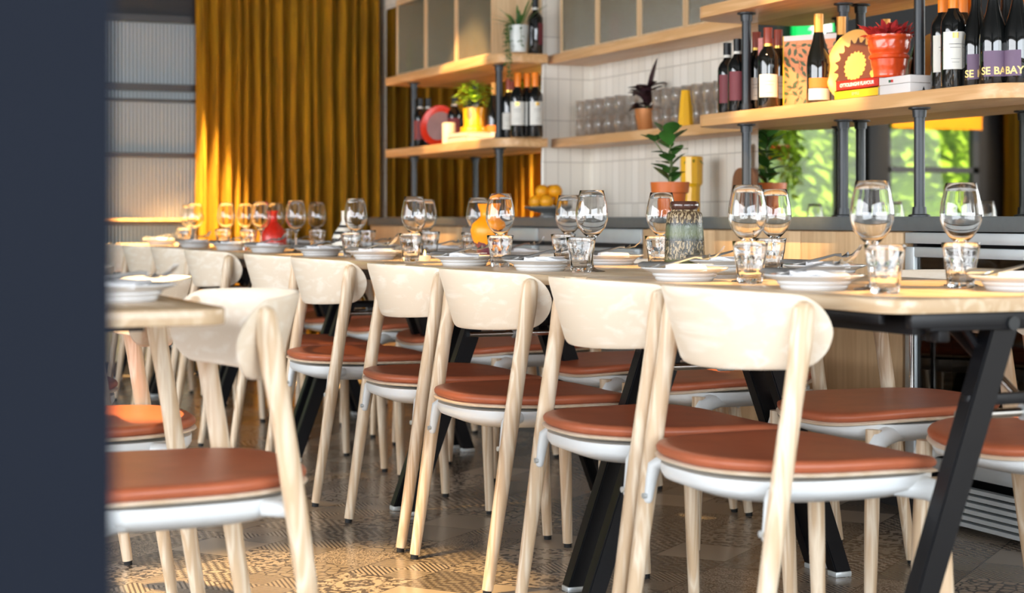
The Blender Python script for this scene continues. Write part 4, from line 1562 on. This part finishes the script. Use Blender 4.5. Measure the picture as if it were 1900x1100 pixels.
def make_bottle(kind):
    t_ = thing('wine_bottle', 'x', 'bottle')
    if kind == 'purple':
        MB().lathe(burgundy(0.30), 32).build('glass_body', M['bottle'], t_)
        label_patch(0.040, 0.022, 0.095, FACE, 0.95, M['label_purple'], t_)
        wrap_text('SE BAY', 0.030, 0.0408, 0.028, FACE, 0.0006).build('label_text', M['gold_print'], t_, smooth=False)
        label_patch(0.0145, 0.255, 0.293, FACE, 3.0, plain('silver_capsule', (150, 156, 160), 0.3, 0.6), t_, 'capsule')
    elif kind == 'white':
        MB().lathe(bordeaux(0.30), 32).build('glass_body', M['bottle'], t_)
        l = label_patch(0.037, 0.055, 0.165, FACE, 1.05, M['label_white'], t_)
        for q, (zz, hh) in enumerate(((0.128, 0.0016), (0.118, 0.0012), (0.085, 0.0008), (0.075, 0.0008))):
            label_patch(0.0376, zz, zz + hh, FACE, 0.5 - 0.07 * q, M['ink'], l, 'print_line')
        label_patch(0.0377, 0.146, 0.162, FACE, 0.22, M['gold'], l, 'gold_seal')
        MB().lathe([(0.0145, 0.232), (0.0158, 0.232), (0.0162, 0.30), (0.0155, 0.302), (0, 0.302)], 24).build('capsule', M['orange_cap'], t_)
    elif kind == 'chateau':
        MB().lathe(bordeaux(0.29), 32).build('glass_body', M['bottle'], t_)
        l = label_patch(0.037, 0.045, 0.125, FACE, 1.0, M['label_white'], t_)
        for q, zz in enumerate((0.100, 0.088, 0.060)):
            label_patch(0.0376, zz, zz + 0.001, FACE, 0.55 - 0.1 * q, M['ink'], l, 'print_line')
        MB().lathe([(0.0145, 0.235), (0.0158, 0.235), (0.0160, 0.29), (0.0155, 0.292), (0, 0.292)], 24).build('capsule', M['red_cap'], t_)
        label_patch(0.0160, 0.215, 0.235, FACE, 2.9, M['gold'], t_, 'neck_band')
    elif kind == 'maroon':
        MB().lathe(bordeaux(0.27), 32).build('glass_body', M['bottle'], t_)
        label_patch(0.037, 0.045, 0.15, FACE, 1.0, M['label_maroon'], t_)
        label_patch(0.0147, 0.215, 0.225, FACE, 3.0, M['label_white'], t_, 'neck_band')
        MB().lathe([(0.0145, 0.226), (0.0156, 0.226), (0.0158, 0.27), (0, 0.271)], 24).build('capsule', M['black'], t_)
    elif kind == 'orange':
        MB().lathe(burgundy(0.30), 32).build('glass_body', M['bottle'], t_)
        label_patch(0.040, 0.052, 0.085, FACE, 1.0, M['label_orange'], t_, 'upper_label')
        label_patch(0.040, 0.012, 0.050, FACE, 1.05, M['label_white'], t_, 'lower_label')
        MB().lathe([(0.0145, 0.235), (0.0158, 0.235), (0.0160, 0.30), (0, 0.301)], 24).build('capsule', plain('bronze_capsule', (206, 142, 62), 0.35, 0.4), t_)
    return t_


BOT = {k: Maker(lambda k=k: make_bottle(k)) for k in ('purple', 'white', 'chateau', 'maroon', 'orange')}


def bottle(kind, px, x, z, label, rot=0.0, group=None):
    BOT[kind].put((x, yat(px, x), z), rot, label, group)


g = 'wine bottles on the right shelf'
bottle('maroon', 1350, 3.27, ZS, 'leftmost dark bottle with maroon label on the right shelf', 0, g)
bottle('maroon', 1369, 3.23, ZS, 'second dark bottle with maroon label, just left of the pole', 0, g)
bottle('chateau', 1404, 3.28, ZS, 'cream-labelled bottle half behind another, just right of the pole', 0, g)
bottle('chateau', 1425, 3.24, ZS, 'cream-labelled red-topped bottle in front, right of the pole', 0, g)
bottle('chateau', 1444, 3.31, ZS, 'rearmost cream-labelled bottle against the pink book', 0, g)
bottle('orange', 1519, 3.215, ZS, 'dark bottle with orange and white labels before the botanical book', 0, g)
bottle('orange', 1561, 3.33, ZS, 'bronze-topped bottle hidden behind the sunburst tray', 0, g)
bottle('white', 1750, 3.235, ZS, 'orange-topped bottle with white label, leftmost right of the planter pole', 0, g)
bottle('white', 1769, 3.20, ZS, 'orange-topped bottle with full white label in front', 0, g)
bottle('white', 1786, 3.29, ZS, 'orange-topped bottle behind the white-labelled pair', 0, g)
bottle('white', 1803, 3.33, ZS, 'rearmost orange-topped bottle against the mirror', 0, g)
bottle('purple', 1811, 3.235, ZS, 'left dark bottle with purple and gold label', 0.1, g)
bottle('purple', 1843, 3.215, ZS, 'middle dark bottle with purple and gold label, most in front', 0.05, g)
bottle('purple', 1867, 3.33, ZS, 'rear dark bottle between the purple-labelled ones', 2.4, g)
bottle('purple', 1888, 3.26, ZS, 'rightmost dark bottle with label turned away at the frame edge', -0.9, g)
g = 'wine bottles on the far left shelf'
bottle('maroon', 780, 3.25, ZS, 'leftmost dark bottle on the far left shelf', 0, g)
bottle('maroon', 794, 3.29, ZS, 'dark bottle beside the red-rimmed plate on the far left shelf', 0, g)
bottle('chateau', 944, 3.27, ZS, 'red-topped bottle just right of the grey pole, far left shelf', 0, g)
bottle('white', 961, 3.23, ZS, 'front orange-topped bottle with white label, far left shelf', 0, g)
bottle('chateau', 952, 3.34, ZS, 'rear red-topped bottle against the mirror, far left shelf', 0, g)
bottle('white', 978, 3.28, ZS, 'orange-topped bottle second from right on the far left shelf', -0.5, g)
bottle('white', 993, 3.30, ZS, 'rightmost orange-topped bottle by the tiled corner', 0.4, g)
bottle('maroon', 843, 3.34, ZS, 'dark bottle behind the candle on the far left shelf', 0, g)
bottle('orange', 916, 3.345, ZS, 'dark bottle behind the mustard plant pot', 0, g)
bottle('maroon', 993, 3.36, ZU, 'dark slim bottle on the shelf end beside the trailing plant', 1.5)
g = 'wine bottles in the fridge'
bottle('white', 1765, 3.23, 0.57, 'wine bottle with white label inside the glass-fronted fridge', 0, g)


# ------------------------------------------------------------------ plants
def potted(label, pot_prof, pot_mat, loc, grow, foliage_mat, soil_z, soil_r, name='potted_plant', fn=None):
    t_ = thing(name, label, 'plant', loc)
    MB().lathe(pot_prof, 36, fn=fn).build('pot', pot_mat, t_)
    MB().lathe([(0, soil_z), (soil_r, soil_z), (soil_r, soil_z - 0.01), (0, soil_z - 0.01)], 24).build('soil', M['soil'], t_)
    leaves, stems = MB(), MB()
    grow(leaves, stems)
    st = stems.build('stem', M['stem'], t_)
    leaves.build('foliage', foliage_mat, t_)
    return t_


def rl(a, e):
    return Vector((math.cos(a) * math.cos(e), math.sin(a) * math.cos(e), math.sin(e)))


def grow_fiddle(z0, h, seed, big=0.085):
    def g_(L, S):
        rnd = random.Random(seed)
        S.tube([(0, 0, z0), (0.01, 0.005, z0 + h * 0.35), (-0.005, 0.0, z0 + h * 0.7)], [0.006, 0.005, 0.003], 8)
        S.tube([(0.005, 0, z0 + h * 0.3), (-0.04, 0.05, z0 + h * 0.6)], [0.004, 0.002], 6)
        for k in range(17):
            tt = 0.05 + 0.95 * k / 16
            a = k * 2.4 + rnd.uniform(-0.3, 0.3)
            e = rnd.uniform(0.1, 0.9)
            L.leaf((0.004 * math.cos(a), 0.004 * math.sin(a), z0 + h * 0.72 * tt), rl(a, e), big * rnd.uniform(0.85, 1.25), big * 0.8, 0.15)
        for k in range(4):
            a = 2.2 + k * 0.8
            L.leaf((-0.04, 0.05, z0 + h * 0.6), rl(a, 0.5), big * 0.8, big * 0.5, 0.1)
    return g_


potpro = [(0, 0), (0.050, 0), (0.053, 0.004), (0.062, 0.09), (0.072, 0.094), (0.076, 0.135), (0.070, 0.135), (0.062, 0.10), (0.058, 0.05), (0, 0.04)]
potted('green leafy plant in orange pot on the counter, left of the yellow vase', potpro, M['terracotta'], (3.20, yat(1243, 3.20), 0.905), grow_fiddle(0.12, 0.29, 2), M['leaf'], 0.122, 0.062)


def grow_dark(L, S):
    rnd = random.Random(4)
    S.tube([(0, 0, 0.09), (0, 0, 0.15)], [0.005, 0.003], 6)
    for k in range(22):
        a = k * 2.4
        e = rnd.uniform(0.0, 1.0)
        L.leaf((0, 0, 0.10 + 0.004 * k), rl(a, e), rnd.uniform(0.08, 0.14), rnd.uniform(0.05, 0.075), 0.3, fold=0.4)
    L.leaf((0, 0, 0.13), Vector((0.12, -0.30, 1.0)), 0.20, 0.035, 0.0, fold=0.4)


potted('dark purple-leaved plant in copper pot on the recess shelf among the glasses',
       [(0, 0), (0.037, 0), (0.040, 0.003), (0.053, 0.10), (0.050, 0.10), (0.038, 0.02), (0, 0.02)], M['copper'], (3.55, yat(1200, 3.55), ZS), grow_dark, M['leaf_dark'], 0.09, 0.047)


def grow_basil(z0, n=110, r=0.095):
    def g_(L, S):
        rnd = random.Random(11)
        for k in range(7):
            a = k * 0.9
            S.tube([(0.01 * math.cos(a), 0.01 * math.sin(a), z0), (0.05 * math.cos(a), 0.05 * math.sin(a), z0 + 0.07)], [0.002, 0.001], 5)
        for k in range(n):
            a, e = rnd.uniform(0, 2 * PI), rnd.uniform(-0.3, 1.4)
            rr = r * rnd.uniform(0.4, 1.0)
            p = Vector((rr * math.cos(a) * math.cos(e), rr * math.sin(a) * math.cos(e), z0 + 0.05 + rr * math.sin(e)))
            L.leaf(p, rl(a, rnd.uniform(0, 0.8)), rnd.uniform(0.03, 0.055), rnd.uniform(0.024, 0.04), 0.4)
    return g_


def grow_hang(L, S):
    rnd = random.Random(77)
    for k in range(260):
        a, e = rnd.uniform(0, 2 * PI), rnd.uniform(-0.6, 1.3)
        rr = rnd.uniform(0.08, 0.17)
        p = Vector((rr * math.cos(a) * math.cos(e), rr * math.sin(a) * math.cos(e), 0.10 + rr * math.sin(e)))
        L.leaf(p, rl(a, rnd.uniform(-0.4, 0.6)), 0.06, 0.035, 0.5, n=3)
    for k in range(12):
        a = rnd.uniform(0, 2 * PI)
        p = Vector((0.12 * math.cos(a), 0.12 * math.sin(a), 0.05))
        ln = rnd.randint(6, 16)
        pts = [p + Vector((0, 0, -0.03 * q)) for q in range(ln)]
        S.tube(pts, 0.002, 5)
        for q in pts:
            for w in range(2):
                L.leaf(q, rl(rnd.uniform(0, 6.28), -0.2), 0.05, 0.03, 0.5, n=3)
    S.tube([(0, 0, 0.10), (0, 0, 1.66)], 0.002, 5)


potted('bushy hanging plant by the garden window, seen only in the right mirror', [(0, 0), (0.06, 0), (0.09, 0.09), (0.085, 0.09), (0.06, 0.02), (0, 0.02)], M['terracotta'], (0.98, 9.35, 1.27), grow_hang, M['leaf_bright'], 0.08, 0.085)

# books under the mustard pot, far left shelf
def book(label, loc, sx, sy, sz, cover, rz=0.0, spine=None, upright=False):
    """lying flat: sx deep, sy long, sz thick; spine faces -x"""
    t_ = thing('book', label, 'book', loc, rz)
    c = MB()
    c.box(-sx / 2, sx / 2, -sy / 2, sy / 2, 0, 0.003).box(-sx / 2, sx / 2, -sy / 2, sy / 2, sz - 0.003, sz).box(-sx / 2, -sx / 2 + 0.003, -sy / 2, sy / 2, 0, sz)
    c.build('cover', cover, t_, smooth=False)
    MB().box(-sx / 2 + 0.003, sx / 2 - 0.004, -sy / 2 + 0.004, sy / 2 - 0.004, 0.003, sz - 0.003).build('pages', M['paper'], t_, smooth=False)
    if spine:
        me = text_mesh(spine[0], spine[1], 0.0003)
        b = bmesh.new()
        b.from_mesh(me)
        bpy.data.meshes.remove(me)
        for v in b.verts:
            v.co = Vector((-sx / 2 - 0.0005 - v.co.z, -v.co.x, sz * 0.5 - spine[1] * 0.33 + v.co.y))
        MB().merge(b).build('spine_text', spine[2], t_, smooth=False)
    return t_


yb = yat(880, 3.26)
book('cream book, bottom of the pair under the mustard pot', (3.26, yb + 0.03, ZS), 0.17, 0.26, 0.028, M['book_cream'])
book('yellow-lit cream book, top of the pair under the mustard pot', (3.26, yb + 0.03, ZS + 0.028), 0.16, 0.23, 0.022, M['book_cream'], 0.06)
potted('bright green herb in a mustard two-tier pot on books, far left shelf',
       [(0, 0), (0.070, 0), (0.072, 0.004), (0.070, 0.026), (0.055, 0.028), (0.054, 0.035), (0.058, 0.125), (0.053, 0.125), (0.050, 0.06), (0, 0.05)], M['mustard'], (3.26, yb, ZS + 0.05), grow_basil(0.115), M['leaf_bright'], 0.112, 0.05)
t = thing('candle', 'thick cream pillar candle beside the red-rimmed plate, far left shelf', 'candle', (3.23, yat(833, 3.23), ZS))
MB().lathe([(0, 0), (0.033, 0), (0.035, 0.002), (0.035, 0.110), (0.030, 0.113), (0, 0.108)], 28).build('wax', M['candle'], t)
MB().tube([(0, 0, 0.106), (0.002, 0, 0.120)], 0.0012, 6).build('wick', M['rubber'], t)
t = thing('decorative_plate', 'red-rimmed plate standing upright on the far left shelf', 'plate', (3.29, yat(816, 3.29), ZS + 0.112))
rotm = Matrix.Rotation(math.radians(-80), 4, 'Y') @ Matrix.Identity(4)
rot2 = Matrix.Rotation(math.radians(38), 4, 'Z') @ rotm
MB().lathe([(0.078, 0.0), (0.108, 0.016), (0.110, 0.020), (0.105, 0.020), (0.078, 0.006)], 40, mat=rot2).build('rim', M['red_glaze'], t)
MB().lathe([(0, -0.002), (0.078, -0.002), (0.080, 0.004), (0, 0.004)], 40, mat=rot2).build('well', M['plate_deco'], t)

# trailing plant on the upper left shelf end
def grow_trail(L, S):
    rnd = random.Random(21)
    for k in range(12):
        a = rnd.uniform(0, 2 * PI)
        if k < 5:
            a = PI + rnd.uniform(-0.5, 0.4)
        pts = [Vector((0, 0, 0.12))]
        ln = rnd.uniform(0.15, 0.30) if k < 4 else rnd.uniform(0.05, 0.14)
        p = Vector((0.05 * math.cos(a), 0.05 * math.sin(a), 0.15))
        pts.append(p.copy())
        steps = int(ln / 0.02)
        for q in range(steps):
            p = p + Vector((0.003 * math.cos(a) * (1 if q < 3 else 0), 0.003 * math.sin(a) * (1 if q < 3 else 0), -0.02))
            pts.append(p.copy())
            for w in range(2):
                L.leaf(p, rl(rnd.uniform(0, 6.28), rnd.uniform(-0.4, 0.4)), 0.022, 0.012, 0.3, n=3)
        S.tube(pts, 0.0014, 5)
    for k in range(26):
        a = rnd.uniform(0, 6.28)
        L.leaf((0.02 * math.cos(a), 0.02 * math.sin(a), 0.12), rl(a, rnd.uniform(0.3, 1.4)), rnd.uniform(0.08, 0.2), 0.012, 0.25)


potted('trailing green plant in pale pot on the upper far left shelf end', [(0, 0), (0.036, 0), (0.046, 0.10), (0.046, 0.125), (0.042, 0.125), (0.036, 0.06), (0, 0.05)],
       plain('pale_blue_pot', (214, 216, 212), 0.4), (3.23, yat(962, 3.23), ZU), grow_trail, M['leaf'], 0.115, 0.042)

# ------------------------------------------------------------------ right shelf objects
t = thing('book', 'tall botanical-patterned cookbook standing on the right shelf', 'book', (3.36, yat(1508, 3.36), ZS), math.radians(32))
rnd = random.Random(5)
L_, S_ = MB(), MB()
for q in range(77):
    yy, zz = -0.093 + 0.031 * (q % 7) + rnd.uniform(-0.010, 0.010), 0.012 + 0.0215 * (q // 7) + rnd.uniform(-0.007, 0.007)
    a = rnd.uniform(0, 2 * PI)
    d_ = Vector((0, math.cos(a), math.sin(a)))
    ln = rnd.uniform(0.020, 0.032)
    n_ = Vector((0, -d_.z, d_.y))
    p0 = Vector((-0.0123, yy, zz)) - d_ * ln * 0.5
    vs = [L_.bm.verts.new(p0 + d_ * ln * tq + n_ * (w_ * ln)) for tq, w_ in ((0, 0), (0.3, 0.22), (0.7, 0.18), (1, 0), (0.7, -0.18), (0.3, -0.22))]
    L_.bm.faces.new(vs)
    S_.tube([p0, p0 - d_ * 0.012 + n_ * 0.003, p0 - d_ * 0.022], 0.0006, 4)
for mb_, k_ in ((L_, 1), (S_, 2)):
    for v_ in mb_.bm.verts:
        v_.co.y = max(-0.104, min(0.104, v_.co.y))
        v_.co.z = max(0.001, min(0.242, v_.co.z))
    for f_ in mb_.bm.faces:
        f_.material_index = k_
c_ = MB().box(-0.012, -0.009, -0.105, 0.105, 0, 0.262).box(0.009, 0.012, -0.105, 0.105, 0, 0.262)
c_.merge(L_.bm).merge(S_.bm).build('cover', plain('orange_book_cloth', (224, 138, 80), 0.5, var=0.12, vscale=14), t, smooth=False,
    mats=[plain('olive_print', (74, 88, 34), 0.5, var=0.2), plain('brown_print', (96, 66, 34), 0.5)])
MB().box(-0.012, 0.012, 0.105, 0.109, 0, 0.262).build('spine', M['book_yellow'], t, smooth=False)
MB().box(-0.009, 0.009, -0.10, 0.105, 0.003, 0.258).build('pages', M['paper'], t, smooth=False)
MB().box(-0.0128, -0.0120, -0.105, 0.105, 0.244, 0.262).build('cover_band', M['card'], t, smooth=False)
t = thing('book', 'pink patterned book beside the botanical cookbook', 'book', (3.33, yat(1457, 3.33) + 0.05, ZS), math.radians(12))
MB().box(-0.085, -0.082, -0.011, 0.011, 0, 0.262).box(-0.085, 0.085, -0.012, -0.010, 0, 0.262).box(-0.085, 0.085, 0.010, 0.012, 0, 0.262).build('cover', M['book_pink'], t, smooth=False)
MB().box(-0.082, 0.082, -0.010, 0.010, 0.003, 0.258).build('pages', M['paper'], t, smooth=False)

t = thing('decorative_tray', 'round wooden tray with brown sunburst, leaning on the right shelf', 'tray', (3.27, yat(1588, 3.27), ZS + 0.118))
tilt = Matrix.Rotation(math.radians(10), 4, 'Z') @ Matrix.Rotation(math.radians(-80), 4, 'Y')
MB().lathe([(0, -0.004), (0.095, -0.004), (0.116, 0.012), (0.118, 0.020), (0.113, 0.021), (0.095, 0.004), (0, 0.002)], 56, mat=tilt).build('tray_body', M['tray_wood'], t)
b = bmesh.new()
inner_, outer_ = [], []
NS_ = 54
for i in range(NS_):
    a = 2 * PI * i / NS_
    outer_.append(b.verts.new(((0.098 if i % 3 == 0 else 0.078) * math.cos(a), (0.098 if i % 3 == 0 else 0.078) * math.sin(a), 0.0045)))
    inner_.append(b.verts.new(((0.050 if i % 3 else 0.044) * math.cos(a), (0.050 if i % 3 else 0.044) * math.sin(a), 0.0045)))
for i in range(NS_):
    j = (i + 1) % NS_
    b.faces.new((inner_[i], outer_[i], outer_[j], inner_[j]))
MB().merge(b, tilt).build('sunburst', M['tray_paint'], t, smooth=False)

yp = yat(1655, 3.25)
book('yellow cookbook, bottom of the stack under the red planter', (3.25, yp + 0.075, ZS), 0.17, 0.235, 0.030, M['book_yellow'], 0.0, ('SIMPLE', 0.014, M['gold_print']))
book('red cookbook with white spine lettering, under the red planter', (3.25, yp + 0.07, ZS + 0.030), 0.17, 0.225, 0.030, M['book_red'], 0.02, ('OTTOLENGHI FLAVOUR', 0.0165, M['white_print']))
t = thing('card_box', 'white card box with small red and green logo beside the cookbooks', 'box', (3.25, yp - 0.125, ZS))
MB().box(-0.08, 0.08, -0.078, 0.078, 0, 0.030, 0.001).box(-0.081, 0.081, -0.079, 0.079, 0.031, 0.054, 0.001).build('carton', M['card'], t)
MB().box(-0.0822, -0.081, 0.018, 0.028, 0.037, 0.045).build('green_mark', M['green_print'], t, smooth=False)
MB().box(-0.0822, -0.081, 0.006, 0.016, 0.037, 0.045).build('red_mark', M['red_print'], t, smooth=False)


def emb(r, z, a):
    k = 0.0
    if 0.085 < z < 0.125:
        k = 0.055 * abs(math.sin(a * 6 + math.sin(z * 240)))
    elif 0.03 < z < 0.07:
        k = 0.05 * abs(math.sin(a * 14))
    return r * (1 + k)


def grow_red(L, S):
    rnd = random.Random(31)
    for k in range(80):
        a = rnd.uniform(0, 6.28)
        rr = rnd.uniform(0, 0.062)
        L.leaf((rr * math.cos(a), rr * math.sin(a), 0.128), rl(a, rnd.uniform(0.3, 1.3)), rnd.uniform(0.04, 0.075), rnd.uniform(0.016, 0.03), 0.2, fold=0.5)
    S.tube([(0, 0, 0.12), (0, 0, 0.15)], 0.003, 6)


prof = [(0, 0), (0.046, 0), (0.049, 0.004)] + [(0.049 + 0.007 * i / 8, 0.01 + 0.050 * i / 8) for i in range(9)] + [(0.062, 0.064), (0.063, 0.072), (0.057, 0.076), (0.058, 0.081)] + [(0.061 + 0.004 * i / 7, 0.085 + 0.038 * i / 7) for i in range(8)] + [(0.072, 0.128), (0.072, 0.136), (0.065, 0.136), (0.060, 0.10), (0, 0.09)]
potted('embossed red-orange planter with red succulents on the cookbook stack', prof, M['red_pot'], (3.25, yp + 0.015, ZS + 0.060), grow_red, M['leaf_red'], 0.126, 0.062, fn=emb)

# ------------------------------------------------------------------ counter objects
xb, yb_ = 3.34, yat(1020, 3.34)
t = thing('fruit_bowl', 'wide dark grey footed bowl of oranges on the counter', 'bowl', (xb, yb_, 0.905))
MB().lathe([(0, 0), (0.05, 0), (0.05, 0.006), (0.03, 0.012), (0.035, 0.018), (0.085, 0.028), (0.118, 0.044), (0.120, 0.050), (0.114, 0.049), (0.08, 0.034), (0, 0.026)], 44).build('bowl_body', M['plate_grey'], t)
def make_orange():
    o = MB().sphere((0, 0, 0), 0.033, 0.96, 18, 12).build('orange', M['lemon'], None, sharp=3)
    return tag(o, 'x', 'orange')
ORANGE = Maker(make_orange)
k = 0
for ring, (n_, rr, zz) in enumerate(((5, 0.064, 0.072), (3, 0.036, 0.120))):
    an = [q * 2 * PI / n_ + ring * 0.6 + 0.3 for q in range(n_)]
    an.sort(key=lambda a: cs * math.cos(a) - sn * math.sin(a))
    for q, a in enumerate(an):
        ORANGE.put((xb + rr * math.cos(a), yb_ + rr * math.sin(a), 0.905 + zz), 0,
                   f"orange in the grey bowl, {'lower' if ring == 0 else 'upper'} layer, {'leftmost' if q == 0 else ORD[q] + ' from left'}", 'oranges in the grey bowl')
t = thing('vase', 'tall faceted yellow vase with small green sprig on the counter', 'vase', (3.52, yat(1283, 3.52), 0.905))
MB().lathe([(0, 0), (0.036, 0), (0.036, 0.10), (0.037, 0.125), (0.046, 0.14), (0.047, 0.25), (0.043, 0.252), (0.040, 0.15), (0, 0.14)], 12).build('body', M['mustard'], t, sharp=0.3)
L_ = MB()
for k in range(9):
    L_.leaf((0.0, -0.01, 0.24), rl(k * 0.9 + 2.5, 0.5 + 0.1 * (k % 3)), 0.06, 0.014, 0.9)
L_.build('sprig', M['leaf'], t)
t = thing('cutting_board', 'walnut cutting board with handle leaning behind the dark pole', 'cutting board', (3.60, yat(1376, 3.60), 0.905))
ol = []
for (y, z) in rrect(-0.085, 0.085, 0.0, 0.20, 0.045, 6, (0, 0, 1, 1)):
    ol.append((y, z))
tm = Matrix.Rotation(math.radians(6), 4, 'Y') @ Matrix(((0, 0, 1, 0), (1, 0, 0, 0), (0, 1, 0, 0), (0, 0, 0, 1)))
MB().prism(ol, -0.009, 0.009, 0.002, mat=tm).prism(rrect(-0.018, 0.018, 0.18, 0.30, 0.016), -0.009, 0.009, 0.002, mat=tm).build('board', M['board'], t)

# glasses stacked on the recess shelf
def make_small():
    o = MB().lathe([(0, 0.003), (0.024, 0.0), (0.027, 0.0), (0.033, 0.085), (0.031, 0.086), (0.0255, 0.008), (0, 0.006)], 18).build('stacked_glass', M['glass2'], None, sharp=2)
    return tag(o, 'x', 'tumbler')
SMALL = Maker(make_small)
for (a, b_, x, grp) in ((1092, 1166, 3.56, 'left of the copper pot'), (1236, 1352, 3.56, 'right of the copper pot')):
    ya, yb2 = yat(a, x), yat(b_, x)
    n_ = max(2, int(abs(ya - yb2) / 0.071))
    for k in range(n_):
        y = ya + (yb2 - ya) * k / (n_ - 1)
        for dx in (-0.035, 0.037):
            for lay in (0, 1):
                row_ = 'front' if dx < 0 else 'rear'
                SMALL.put((x + dx, y, ZS + lay * 0.087), 0, f"clear glass, {row_} row, {'upper' if lay else 'lower'} tier, {'leftmost' if k == 0 else ORD[k] + ' from left'}, {grp}", f"{row_} {'upper' if lay else 'lower'} glasses {grp}")
t = thing('carafe', 'yellow patterned carafe at the end of the recess shelf', 'carafe', (3.49, yat(1272, 3.49), ZS))
MB().lathe([(0, 0), (0.032, 0), (0.034, 0.004), (0.024, 0.11), (0.019, 0.15), (0.016, 0.15), (0.02, 0.10), (0, 0.09)], 8).build('body', M['mustard'], t, sharp=0.3)

# things glimpsed behind the reeded doors
for (px, x, z, h, r, mt, lab) in ((788, 3.30, ZU, 0.20, 0.04, 'leaf_bright', 'green and yellow jar glimpsed behind the far left reeded door'),
                                  (905, 3.30, ZU, 0.22, 0.035, 'card', 'pale bottle glimpsed behind the third reeded door'),
                                  (1098, 3.56, ZU, 0.26, 0.03, 'card', 'pale tall jar behind the recess cabinet door at left'),
                                  (1165, 3.56, ZU, 0.15, 0.05, 'book_pink', 'dusky red jar behind the second recess cabinet door')):
    t = thing('storage_jar', lab, 'jar', (x, yat(px, x), z))
    MB().lathe([(0, 0), (r, 0), (r, h * 0.75), (r * 0.6, h * 0.85), (r * 0.6, h), (0, h)], 24).build('body', M[mt], t)
